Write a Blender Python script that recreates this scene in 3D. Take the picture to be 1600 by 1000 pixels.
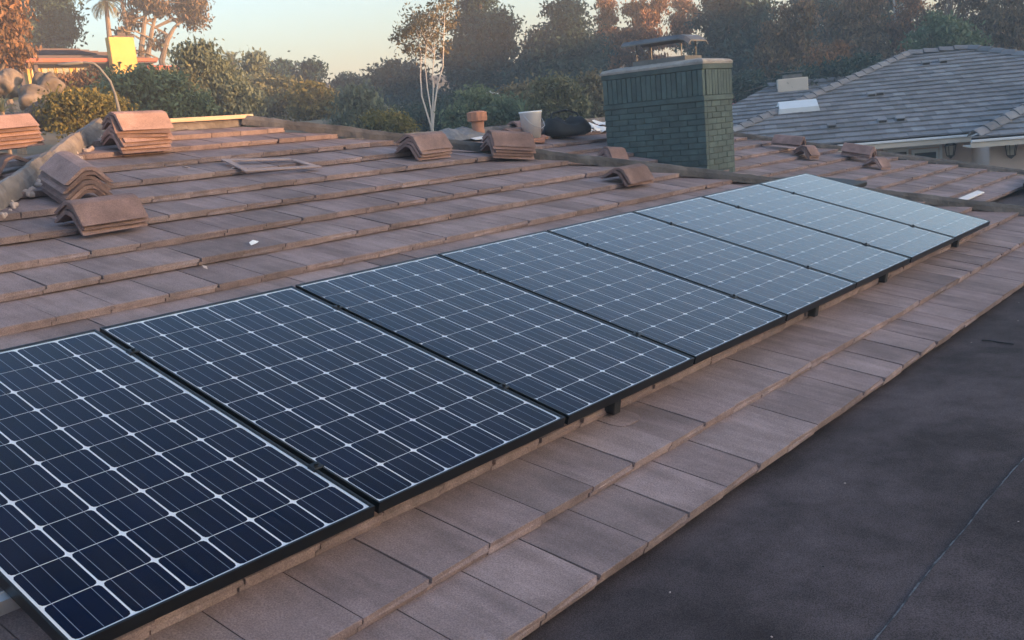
import bpy, math, random
import numpy as np
from mathutils import Matrix, Vector
random.seed(7); rng = np.random.default_rng(11)
for o in list(bpy.data.objects): bpy.data.objects.remove(o)
S = bpy.context.scene; COL = S.collection
V = Vector; PI = math.pi

# ------------------------------------------------------------------ camera
CAMC = np.array([-0.92774363, -2.29536284, 1.12596687])
CAMR = np.array([[0.63603028, -0.76660332, -0.0882317], [-0.20164971, -0.05474959, -0.97792631], [0.74485091, 0.63978264, -0.18940774]])
FPX = 1541.625
cam_d = bpy.data.cameras.new('camera'); cam = bpy.data.objects.new('camera', cam_d); COL.objects.link(cam)
cam_d.sensor_width = 36; cam_d.lens = FPX / 1600 * 36; cam_d.clip_start = 0.05; cam_d.clip_end = 2000
M = Matrix.Identity(4)
for r in range(3):
    M[r][0], M[r][1], M[r][2], M[r][3] = CAMR[0][r], -CAMR[1][r], -CAMR[2][r], CAMC[r]
cam.matrix_world = M; S.camera = cam
S.render.resolution_x, S.render.resolution_y = 1024, 640

# ------------------------------------------------------------------ sky, sun, exposure
SUN_EL = math.radians(5.0); SUN_DIR = V((0.36, -0.93, 0)).normalized()   # horizontal direction towards the sun
world = bpy.data.worlds.new('World'); S.world = world; world.use_nodes = True
wn = world.node_tree.nodes; wl = world.node_tree.links
sky = wn.new('ShaderNodeTexSky'); sky.sky_type = 'NISHITA'; sky.sun_disc = False
sky.sun_elevation = SUN_EL; sky.sun_rotation = math.atan2(SUN_DIR.x, SUN_DIR.y)
sky.air_density = 1.0; sky.dust_density = 4.0; sky.ozone_density = 2.2; sky.altitude = 100
wl.new(sky.outputs[0], wn['Background'].inputs[0]); wn['Background'].inputs[1].default_value = 0.15
sd = bpy.data.lights.new('sun', 'SUN'); sun = bpy.data.objects.new('sun', sd); COL.objects.link(sun)
sd.energy = 3.4; sd.angle = math.radians(0.6); sd.color = (1.0, 0.52, 0.22)
sv = V((SUN_DIR.x * math.cos(SUN_EL), SUN_DIR.y * math.cos(SUN_EL), math.sin(SUN_EL)))
sun.rotation_euler = sv.to_track_quat('Z', 'Y').to_euler(); sun.location = (10, -30, 30)
S.view_settings.view_transform = 'Standard'; S.view_settings.look = 'None'; S.view_settings.gamma = 1
S.view_settings.exposure = 2.5
S.view_settings.use_curve_mapping = False

# ------------------------------------------------------------------ helpers
def ray(px, py):
    v = CAMR.T @ np.array([(px - 800) / FPX, (py - 500) / FPX, 1.0]); return v / np.linalg.norm(v)
def atd(px, py, D):                       # point seen at a pixel of the photograph, at horizontal distance D
    r = ray(px, py); return V(CAMC + r * D / math.hypot(r[0], r[1]))
def aty(px, py, y): r = ray(px, py); return V(CAMC + r * (y - CAMC[1]) / r[1])
def onplane(px, py, F, n):                # -> local coordinates on a plane z=n of frame F
    r = V(ray(px, py)); Fi = F.inverted(); o = Fi @ V(CAMC); d = Fi.to_3x3() @ r
    return o + d * ((n - o.z) / d.z)
def project(P):
    c = CAMR @ (np.array(P) - CAMC)
    return (800 + FPX * c[0] / c[2], 500 + FPX * c[1] / c[2], c[2])
def frame(o, x, y, z):
    m = Matrix.Identity(4)
    for r in range(3): m[r][0], m[r][1], m[r][2], m[r][3] = x[r], y[r], z[r], o[r]
    return m
T = Matrix.Translation
def RZ(a): return Matrix.Rotation(a, 4, 'Z')
def RX(a): return Matrix.Rotation(a, 4, 'X')
def RY(a): return Matrix.Rotation(a, 4, 'Y')

class MB:
    def __init__(s): s.v = []; s.f = []; s.m = []
    def add(s, vs, fs, mi=0, M=None):
        o = len(s.v)
        s.v += [tuple(M @ V(p)) if M is not None else tuple(p) for p in vs]
        s.f += [tuple(i + o for i in f) for f in fs]; s.m += [mi] * len(fs); return s
    def box(s, x0, y0, z0, x1, y1, z1, mi=0, M=None):
        vs = [(x0,y0,z0),(x1,y0,z0),(x1,y1,z0),(x0,y1,z0),(x0,y0,z1),(x1,y0,z1),(x1,y1,z1),(x0,y1,z1)]
        return s.add(vs, [(0,3,2,1),(4,5,6,7),(0,1,5,4),(1,2,6,5),(2,3,7,6),(3,0,4,7)], mi, M)
    def bbox(s, x0, y0, z0, x1, y1, z1, b=.004, mi=0, M=None):      # chamfered box
        import itertools
        vs = []; idx = {}
        for sx, sy, sz in itertools.product((0,1),(0,1),(0,1)):
            for ax in range(3):
                p = []
                for a, (lo, hi, sg) in enumerate(((x0,x1,sx),(y0,y1,sy),(z0,z1,sz))):
                    p.append((hi if sg else lo) if a == ax else ((hi - b) if sg else (lo + b)))
                idx[(sx,sy,sz,ax)] = len(vs); vs.append(p)
        fs = []
        for ax in range(3):
            for sg in (0,1):
                o = [a for a in range(3) if a != ax]
                def k(p, q):
                    c = [0,0,0]; c[ax] = sg; c[o[0]] = p; c[o[1]] = q; return idx[(*c, ax)]
                f = [k(0,0),k(1,0),k(1,1),k(0,1)]
                if (sg == 0) != (ax == 1): f = f[::-1]
                fs.append(f)
        for ax in range(3):       # edges along ax
            o = [a for a in range(3) if a != ax]
            for p in (0,1):
                for q in (0,1):
                    def k(e, face):
                        c = [0,0,0]; c[ax] = e; c[o[0]] = p; c[o[1]] = q; return idx[(*c, face)]
                    fs.append([k(0,o[0]),k(1,o[0]),k(1,o[1]),k(0,o[1])])
        for c in itertools.product((0,1),(0,1),(0,1)): fs.append([idx[(*c,0)],idx[(*c,1)],idx[(*c,2)]])
        return s.add(vs, fs, mi, M)
    def tube(s, pts, rad, n=8, mi=0, cap=True):
        pts = [V(p) for p in pts]; rad = rad if hasattr(rad, '__len__') else [rad] * len(pts); rings = []
        for i, p in enumerate(pts):
            d = (pts[min(i+1, len(pts)-1)] - pts[max(i-1, 0)]).normalized()
            a = d.orthogonal().normalized() if i == 0 else (pa - d * pa.dot(d)).normalized()
            pa = a; b = d.cross(a)
            rings.append([p + (a * math.cos(2*PI*k/n) + b * math.sin(2*PI*k/n)) * rad[i] for k in range(n)])
        vs = [q for r in rings for q in r]; fs = []
        for i in range(len(pts)-1):
            for k in range(n): fs.append((i*n+k, i*n+(k+1)%n, (i+1)*n+(k+1)%n, (i+1)*n+k))
        if cap: fs += [tuple(range(n))[::-1], tuple((len(pts)-1)*n+k for k in range(n))]
        return s.add(vs, fs, mi)
    def lathe(s, prof, n=20, mi=0, M=None):
        vs = []; fs = []
        for r, z in prof:
            for k in range(n): vs.append((r*math.cos(2*PI*k/n), r*math.sin(2*PI*k/n), z))
        for i in range(len(prof)-1):
            for k in range(n): fs.append((i*n+k, i*n+(k+1)%n, (i+1)*n+(k+1)%n, (i+1)*n+k))
        return s.add(vs, fs, mi, M)
    def prism(s, poly, z0, z1, mi=0, M=None):
        n = len(poly); vs = [(x,y,z0) for x,y in poly] + [(x,y,z1) for x,y in poly]
        fs = [tuple(range(n))[::-1], tuple(range(n, 2*n))] + [(i,(i+1)%n,n+(i+1)%n,n+i) for i in range(n)]
        return s.add(vs, fs, mi, M)
    def mesh(s, name, mats, smooth=False):
        me = bpy.data.meshes.new(name); me.from_pydata(s.v, [], s.f)
        for m in (mats if isinstance(mats, (list, tuple)) else [mats]): me.materials.append(m)
        if any(s.m): me.polygons.foreach_set('material_index', s.m)
        if smooth: me.polygons.foreach_set('use_smooth', [True]*len(me.polygons))
        me.update(); return me

WM = {}
def link(name, data, parent=None, M=None):
    o = bpy.data.objects.new(name, data); COL.objects.link(o); M = M.copy() if M is not None else Matrix.Identity(4)
    WM[o.name] = M
    if parent is not None: o.parent = parent; o.matrix_basis = WM[parent.name].inverted() @ M
    else: o.matrix_world = M
    return o
def tag(o, label=None, cat=None, group=None, kind=None):
    if label: o['label'] = label
    if cat: o['category'] = cat
    if group: o['group'] = group
    if kind: o['kind'] = kind
    return o
def thing(name, label, cat, M, group=None): return tag(link(name, None, None, M), label, cat, group)

# ------------------------------------------------------------------ materials
def newmat(name):
    m = bpy.data.materials.new(name); m.use_nodes = True; nt = m.node_tree
    return m, nt, nt.nodes['Principled BSDF']
def N(nt, t, **kw):
    n = nt.nodes.new(t)
    for k, v in kw.items():
        if k in n.inputs: n.inputs[k].default_value = v
        else: setattr(n, k, v)
    return n
def ramp(nt, fac, stops):
    r = nt.nodes.new('ShaderNodeValToRGB'); nt.links.new(fac, r.inputs[0])
    while len(r.color_ramp.elements) < len(stops): r.color_ramp.elements.new(.5)
    for e, (p, c) in zip(r.color_ramp.elements, stops): e.position = p; e.color = (*c, 1)
    return r.outputs[0]
def mixc(nt, fac, a, b, bt='MIX'):
    m = nt.nodes.new('ShaderNodeMix'); m.data_type = 'RGBA'; m.blend_type = bt
    for s, v in ((0, fac), (6, a), (7, b)):
        if isinstance(v, bpy.types.NodeSocket): nt.links.new(v, m.inputs[s])
        elif isinstance(v, tuple): m.inputs[s].default_value = (*v, 1)
        else: m.inputs[s].default_value = v
    return m.outputs[2]
def mat(name, col, rough=.7, var=.15, scale=8.0, bump=.0, bscale=60.0, metal=0.0, coord='Object', isl=0.0, stretch=None, spec=.4, speck=0.0, patch=0.0):
    """procedural surface: base colour with large mottling, per-object / per-piece tint, fine grain bump"""
    m, nt, b = newmat(name); L = nt.links
    tc = N(nt, 'ShaderNodeTexCoord'); oi = N(nt, 'ShaderNodeObjectInfo')
    vec = tc.outputs[coord]
    addv = N(nt, 'ShaderNodeVectorMath', operation='ADD'); L.new(vec, addv.inputs[0])
    sc = N(nt, 'ShaderNodeVectorMath', operation='SCALE'); sc.inputs[0].default_value = (37.1, 17.3, 9.7); L.new(oi.outputs['Random'], sc.inputs['Scale'])
    L.new(sc.outputs[0], addv.inputs[1]); vec = addv.outputs[0]
    mp = N(nt, 'ShaderNodeMapping'); L.new(vec, mp.inputs[0])
    if stretch: mp.inputs['Scale'].default_value = stretch
    n1 = N(nt, 'ShaderNodeTexNoise', Scale=scale, Detail=6.0, Roughness=.6); L.new(mp.outputs[0], n1.inputs['Vector'])
    c = V(col); lo = tuple(c * (1 - var)); hi = tuple(c * (1 + var))
    out = ramp(nt, n1.outputs[0], [(.3, lo), (.7, hi)])
    if isl:
        ge = N(nt, 'ShaderNodeNewGeometry')
        mm = N(nt, 'ShaderNodeMath', operation='ADD'); L.new(ge.outputs['Random Per Island'], mm.inputs[0]); L.new(oi.outputs['Random'], mm.inputs[1])
        fr = N(nt, 'ShaderNodeMath', operation='FRACT'); L.new(mm.outputs[0], fr.inputs[0])
        g = ramp(nt, fr.outputs[0], [(0, (1-isl,)*3), (.5, (1, 1-isl*.15, 1-isl*.1)), (1, (1+isl,)*3)])
        out = mixc(nt, 1.0, out, g, 'MULTIPLY')
    if patch:
        n3 = N(nt, 'ShaderNodeTexNoise', Scale=scale*.21, Detail=4.0, Roughness=.65); L.new(vec, n3.inputs['Vector'])
        g = ramp(nt, n3.outputs[0], [(.38, (1-patch,)*3), (.62, (1+patch*.6,)*3)])
        out = mixc(nt, 1.0, out, g, 'MULTIPLY')
    if speck:
        n4 = N(nt, 'ShaderNodeTexNoise', Scale=bscale*1.3, Detail=2.0); L.new(vec, n4.inputs['Vector'])
        g = ramp(nt, n4.outputs[0], [(.36, (1-speck,)*3), (.5, (1, 1, 1)), (.66, (1+speck,)*3)])
        out = mixc(nt, 1.0, out, g, 'MULTIPLY')
    L.new(out, b.inputs['Base Color'])
    b.inputs['Roughness'].default_value = rough; b.inputs['Metallic'].default_value = metal; b.inputs['Specular IOR Level'].default_value = spec
    if bump:
        n2 = N(nt, 'ShaderNodeTexNoise', Scale=bscale, Detail=5.0, Roughness=.65); L.new(vec, n2.inputs['Vector'])
        bp = N(nt, 'ShaderNodeBump', Strength=bump, Distance=.01); L.new(n2.outputs[0], bp.inputs['Height']); L.new(bp.outputs[0], b.inputs['Normal'])
    return m
def leafmat(name, dark, light, tip=None, rough=.6):
    m, nt, b = newmat(name); L = nt.links
    ge = N(nt, 'ShaderNodeNewGeometry'); tc = N(nt, 'ShaderNodeTexCoord')
    n1 = N(nt, 'ShaderNodeTexNoise', Scale=.45, Detail=3.0); L.new(tc.outputs['Object'], n1.inputs['Vector'])
    mm = N(nt, 'ShaderNodeMath', operation='MULTIPLY_ADD'); L.new(ge.outputs['Random Per Island'], mm.inputs[0]); mm.inputs[1].default_value = .55
    ad = N(nt, 'ShaderNodeMath', operation='MULTIPLY'); L.new(n1.outputs[0], ad.inputs[0]); ad.inputs[1].default_value = .55; L.new(ad.outputs[0], mm.inputs[2])
    st = [(.15, dark), (.65, light)] + ([(.85, tip)] if tip else [])
    c = ramp(nt, mm.outputs[0], st); L.new(c, b.inputs['Base Color']); b.inputs['Roughness'].default_value = rough
    b.inputs['Specular IOR Level'].default_value = .25
    tr = N(nt, 'ShaderNodeBsdfTranslucent'); L.new(c, tr.inputs[0])
    mx = N(nt, 'ShaderNodeMixShader'); mx.inputs[0].default_value = .3
    L.new(b.outputs[0], mx.inputs[1]); L.new(tr.outputs[0], mx.inputs[2]); L.new(mx.outputs[0], nt.nodes['Material Output'].inputs[0])
    return m
def glassmat(name, rough=.03, f0=.03):
    m, nt, b = newmat(name); L = nt.links; nt.nodes.remove(b)
    lw = N(nt, 'ShaderNodeLayerWeight', Blend=.5)
    pw = N(nt, 'ShaderNodeMath', operation='POWER'); L.new(lw.outputs['Facing'], pw.inputs[0]); pw.inputs[1].default_value = 5.0
    fr = N(nt, 'ShaderNodeMath', operation='MULTIPLY_ADD'); L.new(pw.outputs[0], fr.inputs[0]); fr.inputs[1].default_value = 1.6; fr.use_clamp = True; fr.inputs[2].default_value = f0
    t = N(nt, 'ShaderNodeBsdfTransparent'); g = N(nt, 'ShaderNodeBsdfGlossy', Roughness=rough); mx = N(nt, 'ShaderNodeMixShader')
    L.new(fr.outputs[0], mx.inputs[0]); L.new(t.outputs[0], mx.inputs[1]); L.new(g.outputs[0], mx.inputs[2])
    ge = N(nt, 'ShaderNodeNewGeometry')                               # thin uneven film of dust and dried runs
    mp = N(nt, 'ShaderNodeMapping'); mp.inputs['Scale'].default_value = (3.0, .9, 1); L.new(ge.outputs['Position'], mp.inputs[0])
    n1 = N(nt, 'ShaderNodeTexNoise', Scale=2.2, Detail=7.0, Roughness=.7); L.new(mp.outputs[0], n1.inputs['Vector'])
    n2 = N(nt, 'ShaderNodeTexNoise', Scale=130.0, Detail=2.0); L.new(ge.outputs['Position'], n2.inputs['Vector'])
    d1 = ramp(nt, n1.outputs[0], [(.42, (0, 0, 0)), (.75, (.022, .022, .022))]); d2 = ramp(nt, n2.outputs[0], [(.70, (0, 0, 0)), (.76, (.10, .10, .10))])
    ds = mixc(nt, 1.0, d1, d2, 'ADD'); df = N(nt, 'ShaderNodeBsdfDiffuse'); df.inputs[0].default_value = (.42, .38, .34, 1)
    rr = ramp(nt, n1.outputs[0], [(.3, (rough*.6,)*3), (.7, (rough*1.6,)*3)]); L.new(rr, g.inputs['Roughness'])
    m2 = N(nt, 'ShaderNodeMixShader'); L.new(ds, m2.inputs[0]); L.new(mx.outputs[0], m2.inputs[1]); L.new(df.outputs[0], m2.inputs[2])
    L.new(m2.outputs[0], nt.nodes['Material Output'].inputs[0]); return m
m_clear, _nt, _b = newmat('clear_glass_edge'); _nt.nodes.remove(_b); _t = N(_nt, 'ShaderNodeBsdfTransparent'); _nt.links.new(_t.outputs[0], _nt.nodes['Material Output'].inputs[0])

m_tile = mat('tile_concrete', (.268, .203, .194), .9, .20, 9, .45, 150, isl=.16, stretch=(1.6, .22, 1), speck=.2, patch=.2, spec=.2)
m_deck = mat('roof_felt', (.035, .033, .034), .9, .2, 6, .3, 40)
m_ridge = mat('ridge_tile_concrete', (.27, .18, .16), .9, .2, 9, .4, 140, isl=.20, speck=.18, patch=.25, spec=.2)
m_flat = mat('rolled_roofing', (.078, .060, .062), .92, .3, 6, .7, 190, coord='Object', speck=.45, patch=.3, spec=.2)
m_seam = mat('seam_tar', (.03, .028, .03), .6, .3, 20, .5, 80)
m_seamg = mat('seam_granules', (.17, .16, .16), .9, .4, 60, .6, 120)
m_mortar = mat('hip_felt_mortar', (.20, .175, .165), .92, .3, 9, .8, 45, patch=.3)
m_hipfelt = mat('hip_felt_dark', (.105, .098, .096), .9, .3, 9, .8, 45, patch=.35)
m_crumb = mat('mortar_crumb', (.50, .40, .36), .95, .2, 12, .5, 60)
m_stripwood = mat('dusty_strip', (.36, .27, .25), .9, .15, 8, .3, 60)
m_wood = mat('pale_batten', (.55, .40, .28), .8, .2, 5, .3, 60, stretch=(.3, 6, 6))
m_paint = mat('chimney_paint', (.070, .103, .098), .66, .22, 7, .5, 60, isl=.07, patch=.22)
m_joint = mat('chimney_joint', (.05, .062, .063), .85, .2, 12, .5, 70)
m_cement = mat('cement_cap', (.30, .28, .26), .9, .25, 8, .6, 60, patch=.2)
m_metal = mat('dark_sheet_metal', (.16, .16, .16), .5, .25, 6, .15, 30, metal=.7)
m_frame = mat('black_anodised', (.010, .011, .013), .38, .2, 10, .0, metal=.4)
m_back = mat('white_backsheet', (.80, .82, .84), .5, .04, 4)
m_cell = mat('silicon_cell', (.0008, .0036, .019), .5, .3, 3, isl=.10, spec=.0)
m_bus = mat('busbar_silver', (.20, .23, .29), .4, .05, 4)
m_glass = glassmat('panel_glass', rough=.07, f0=.003)
m_alu = mat('aluminium', (.60, .60, .61), .4, .1, 6, metal=.8)
m_clay = mat('terracotta', (.42, .20, .13), .85, .15, 9, .3, 80)
m_white = mat('white_plastic', (.78, .78, .80), .45, .06, 6)
m_black = mat('black_rubber', (.018, .018, .02), .6, .3, 8, .3, 40)
m_paper = mat('white_paper', (.80, .79, .78), .8, .05, 10)
m_whitewood = mat('white_painted_wood', (.72, .68, .66), .6, .08, 8)
m_lead = mat('crumpled_felt', (.17, .17, .18), .8, .3, 7, .4, 30)
m_wall = mat('stucco', (.60, .46, .39), .95, .06, 2, .5, 90)
m_fascia = mat('cream_fascia', (.62, .53, .44), .7, .06, 3)
m_gutter = mat('white_gutter', (.74, .73, .73), .5, .04, 3)
m_grey_tile = mat('grey_roof_tile', (.19, .195, .207), .85, .14, 3, .3, 60, isl=.24, patch=.1)
m_door = mat('white_door_paint', (.66, .68, .69), .5, .05, 4)
m_pane = mat('dark_window_pane', (.05, .07, .075), .08, .2, 2, spec=.6)
m_iron = mat('black_iron', (.015, .015, .015), .5, .2, 10)
m_lamp = mat('lantern_glass', (.45, .42, .36), .15, .1, 5)
m_red = mat('red_clay_tile', (.36, .09, .06), .85, .2, 6)
m_boulder = mat('granite_boulder', (.15, .125, .11), .95, .35, 3.5, 1.0, 9, patch=.4)
m_ground = mat('dry_earth', (.14, .115, .075), .98, .35, .8, .5, 9, patch=.3)
m_bark = mat('bark_brown', (.19, .15, .12), .95, .35, 3, .7, 22, stretch=(3, 3, .5))
m_barkw = mat('bark_white', (.52, .49, .46), .9, .2, 3, .4, 22, stretch=(3, 3, .5))
m_hwall = mat('yellow_stucco', (.50, .33, .10), .9, .06, 2, .3, 40)
m_hroof = mat('hill_house_shingle', (.10, .075, .075), .9, .15, 3, .3, 30, isl=.1)
m_hfascia = mat('red_brown_fascia', (.34, .075, .04), .7, .08, 3)
m_hdark = mat('dark_post', (.08, .06, .06), .8, .2, 4)
m_lampgrey = mat('lamp_post_concrete', (.15, .15, .15), .8, .12, 5)
m_lampw = mat('white_lamp_arm', (.62, .62, .62), .5, .1, 5)

# ------------------------------------------------------------------ ground
def sst(a, b, x):
    t = np.clip((x - a) / (b - a), 0, 1); return t * t * (3 - 2 * t)
def ground_h(x, y):
    x = np.asarray(x, float); y = np.asarray(y, float)
    t = y - .25 * np.maximum(0, x - 8)
    z = -3.3 + 4.6 * sst(11, 19, t) + 2.4 * sst(19, 40, t) + .5 * sst(12, 20, x)
    top = 7.75 + 3.0 * sst(22, 50, x) + 1.5 * sst(50, 58, x)      # unseen rise added behind the camera, shaped to shade roofs and trees from the sun
    z = z + top * sst(12, 34, -y) + .25 * np.sin(x * .35) * np.cos(y * .3) + 4.0 * sst(45, 130, np.hypot(x, y))
    return z
gx = np.linspace(-170, 230, 161); gy = np.linspace(-170, 230, 161)
X, Y = np.meshgrid(gx, gy); Z = ground_h(X, Y); n = 161
gv = np.stack([X, Y, Z], -1).reshape(-1, 3); ii = np.arange(n*n).reshape(n, n)
gf = np.stack([ii[:-1,:-1], ii[:-1,1:], ii[1:,1:], ii[1:,:-1]], -1).reshape(-1, 4)
me = bpy.data.meshes.new('ground'); me.from_pydata(gv.tolist(), [], gf.tolist()); me.materials.append(m_ground)
me.polygons.foreach_set('use_smooth', [True]*len(me.polygons))
tag(link('ground', me), kind='structure')

# ------------------------------------------------------------------ the tiled house
TH = math.radians(16.2); CO, SI = math.cos(TH), math.sin(TH)
house = thing('tile_roofed_house', 'brown concrete tile roofed house carrying the row of solar panels and a green chimney', 'house', T((5, 3, -3.3)))
TN = -.12                                           # tile face below the panel face
F1 = frame((0,0,0), (1,0,0), (0,CO,SI), (0,-SI,CO))
EAVE = -.61; RV = 5.40; UL, UR = 3.05, 4.45         # eave, ridge position and ridge ends on the main slope
hipL = lambda v: UL - (RV - v) * CO
hipR = lambda v: UR + (RV - v) * CO
pcL = F1 @ V((hipL(EAVE), EAVE, TN)); pcR = F1 @ V((hipR(EAVE), EAVE, TN))
vL, nL = V((CO,0,SI)), V((-SI,0,CO)); vR, nR = V((-CO,0,SI)), V((SI,0,CO))
FL = frame(pcL - vL*EAVE - nL*TN, (0,-1,0), vL, nL)
FR = frame(pcR - vR*EAVE - nR*TN, (0,1,0), vR, nR)
F3 = frame(F1 @ V((0,0,-.43)), (1,0,0), (0,CO,SI), (0,-SI,CO))
RV3, EAVE3 = 5.9, .97
hip3 = lambda v: 11.28 + (RV3 - v) * .84
val3 = lambda v: 11.05 - CO * v

def clip(poly, a, b, c):                            # keep a*u+b*v<=c
    out = []
    for i in range(len(poly)):
        p, q = poly[i], poly[(i+1) % len(poly)]; dp = a*p[0]+b*p[1]-c; dq = a*q[0]+b*q[1]-c
        if dp <= 0: out.append(p)
        if (dp < 0 < dq) or (dq < 0 < dp): t = dp/(dp-dq); out.append((p[0]+(q[0]-p[0])*t, p[1]+(q[1]-p[1])*t))
    return out
W_T, L_T, TT, LIFT = .284, .43, .038, .043
def tile_mesh(seed):                                # interlocking flat tile, butt at v=0
    r = random.Random(seed); w = W_T; lap = .02; h = TT
    prof = [(.0015, 0), (w-.0035, 0), (w-.0035, -h*.5), (w-lap-.0035, -h*.5), (w-lap-.0035, -h), (-lap+.0015, -h), (-lap+.0015, -h*.55), (.0015, -h*.55)]
    mb = MB(); vs = []
    rows = [0, .004, L_T]
    for k, v in enumerate(rows):
        for i, (x, z) in enumerate(prof):
            zz = z - LIFT * v / .36 - (.003 if k == 0 and i in (0,1) else 0)
            xx, vv = x, v
            if k < 2 and i in (0, 7) and seed in (1, 4): vv += .014; zz -= .005
            if k < 2 and i in (1, 2) and seed in (2, 5): vv += .012; zz -= .006
            if k == 0: vv += r.uniform(0, .005) ; zz += r.uniform(-.0015, .0015)
            vs.append((xx, vv, zz))
    n = len(prof); fs = [tuple(range(n)), tuple(2*n+k for k in range(n))[::-1]]
    for k in range(2):
        for i in range(n): fs.append((k*n+i, (k+1)*n+i, (k+1)*n+(i+1)%n, k*n+(i+1)%n))
    return mb.add(vs, fs)
TILE_MB = [tile_mesh(s) for s in range(7)]
TILE_ME = [t.mesh('roof_tile', m_tile) for t in TILE_MB]
allt = []                                           # every tile: (area weight, frame, parent, mesh or None, MB, matrix)
def course_tiles(F, parent, rows, offs, u0, u1, planes, tl=TN, showall=True):
    for k, v in enumerate(rows):
        u = u0 + (offs(k) - u0) % W_T - W_T
        while u < u1:
            poly = [(u, v), (u+W_T, v), (u+W_T, v+L_T), (u, v+L_T)]; full = True; cut = poly
            for a, b, c in planes:
                if any(a*p[0]+b*p[1] > c + 1e-6 for p in cut): full = False; cut = clip(cut, a, b, c)
                if len(cut) < 3: break
            if len(cut) >= 3 and max(p[0] for p in cut) - min(p[0] for p in cut) > .03 and min(p[1] for p in cut) < v + .34:
                ln = F @ T((u + random.uniform(-.001,.001), v + random.uniform(-.003,.002), tl + random.uniform(-.002,.0015))) @ RZ(random.uniform(-.0015,.0015)) @ RY(random.uniform(-.004,.004)) @ RX(random.uniform(-.003,.003))
                if full: mb = None; i = random.randrange(7)
                else:
                    i = 0; mb = MB(); loc = [(p[0]-u, p[1]-v) for p in cut]; m = len(loc)
                    g = .0015
                    vs = [(max(min(x, W_T-.0035), g), y, -LIFT*y/.36) for x, y in loc] + [(max(min(x, W_T-.0035), g), y, -LIFT*y/.36-TT) for x, y in loc]
                    mb.add(vs, [tuple(range(m)), tuple(range(m, 2*m))[::-1]] + [((j+1)%m, j, m+j, m+(j+1)%m) for j in range(m)])
                c = F @ V((sum(p[0] for p in cut)/len(cut), v+.12, tl)); px, py, dz = project(c)
                hidden = dz < .3 or not (-70 < px < 1670 and -50 < py < 1090)
                if parent is s1 and .22 < v < 1.62 and .2 < u < 7.9: hidden = True
                if F is F3 and dz > 0 and (py > 352): hidden = True
                allt.append((1e9 if hidden else dz, F, parent, i, mb, ln))
            u += W_T
def deck(name, F, poly, n=-.19):
    return link(name, MB().prism(poly, n-.02, n).mesh(name, m_deck), house, F)
EV = EAVE + .05
s1 = deck('roof_slope', F1, [(hipL(EV), EV), (hipR(EV), EV), (UR, RV-.03), (UL, RV-.03)])
HB = (RV - EAVE) * CO
sL = deck('roof_slope', FL, [(-.05, EV), (-HB, RV-.03), (-2*HB+.05, EV)])
sR = deck('roof_slope', FR, [(2*HB-.05, EV), (HB, RV-.03), (.05, EV)])
Fb = frame(F1 @ V((UR, RV, TN)), (-1,0,0), (0,-CO,SI), (0,SI,CO))       # far side of the main roof
link('roof_slope', MB().prism([(-HB, EAVE-RV), (1.4+HB, EAVE-RV), (1.4, -.03), (0, -.03)], -.06, -.03).mesh('roof_slope', m_tile), house, Fb)
s3 = deck('roof_slope', F3, [(val3(EAVE3+.05), EAVE3+.05), (hip3(EAVE3+.05), EAVE3+.05), (11.28, RV3-.03), (val3(RV3), RV3-.03)])
F3b = frame(F3 @ V((11.28, RV3, TN)), (-1,0,0), (0,-CO,SI), (0,SI,CO))
link('roof_slope', MB().prism([(-4, -4.9), (9, -4.9), (6, -.03), (0, -.03)], -.06, -.03).mesh('roof_slope', m_tile), house, F3b)
e3 = F3 @ V((hip3(EAVE3), EAVE3, TN)); t3 = F3 @ V((11.28, RV3, TN)); bk = F3b @ V((-4, -4.9, -.04))   # hip end of the far wing
mb = MB(); mb.add([e3-V((0,0,.05)), bk-V((0,0,.02)), t3-V((0,0,.05)), e3-V((0,0,.09)), bk-V((0,0,.06)), t3-V((0,0,.09))], [(0,1,2),(3,5,4),(0,3,4,1),(1,4,5,2),(2,5,3,0)])
link('roof_slope', mb.mesh('roof_slope', m_tile), house)

R1 = [-.61, -.277, .076, .42, .765, 1.11, 1.455, 1.80, 2.145, 2.515, 2.88, 3.27, 3.66, 4.04, 4.42, 4.78, 5.12]
def off1(k): return (.004 if k % 2 == 0 else .147) if k < 5 else (.215 if k % 2 == 0 else .076)
course_tiles(F1, s1, R1, off1, -4, 11, [(-1, CO, -(UL - RV*CO) - .06), (1, CO, UR + RV*CO - .06), (0, 1, RV-.02)])
RL = [EAVE + .36*k for k in range(17)]
course_tiles(FL, sL, RL, lambda k: .05 if k % 2 else .19, -9.5, 0, [(1, CO, EAVE*CO - .06), (0, 1, RV-.02), (-1, CO, 2*HB + EAVE*CO - .05)])
course_tiles(FR, sR, RL, lambda k: .05 if k % 2 else .19, 0, 11, [(-1, CO, EAVE*CO - .06), (0, 1, RV-.02), (1, CO, 2*HB + EAVE*CO - .05)])
R3 = [EAVE3 + .345*k for k in range(15)]
course_tiles(F3, s3, R3, lambda k: .03 if k % 2 else .172, 4, 16, [(1, .84, 11.28 + RV3*.84 - .04), (-1, -CO, -11.05 - .03), (0, 1, RV3-.01)])
allt.sort(key=lambda t: t[0])
rest = {}
for j, (w, F, par, i, mb, ln) in enumerate(allt):
    if j < 300 and w < 1e8:
        link('roof_tile', TILE_ME[i] if mb is None else mb.mesh('roof_tile', m_tile), par, ln)
    else:
        d = rest.setdefault(par.name, (par, MB())); src = mb or TILE_MB[i]
        d[1].add(src.v, src.f, 0, WM[par.name].inverted() @ ln)
for par, mb in rest.values():
    tag(link('roof_tile_field', mb.mesh('roof_tile_field', m_tile), par, WM[par.name]), kind='stuff')

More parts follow.
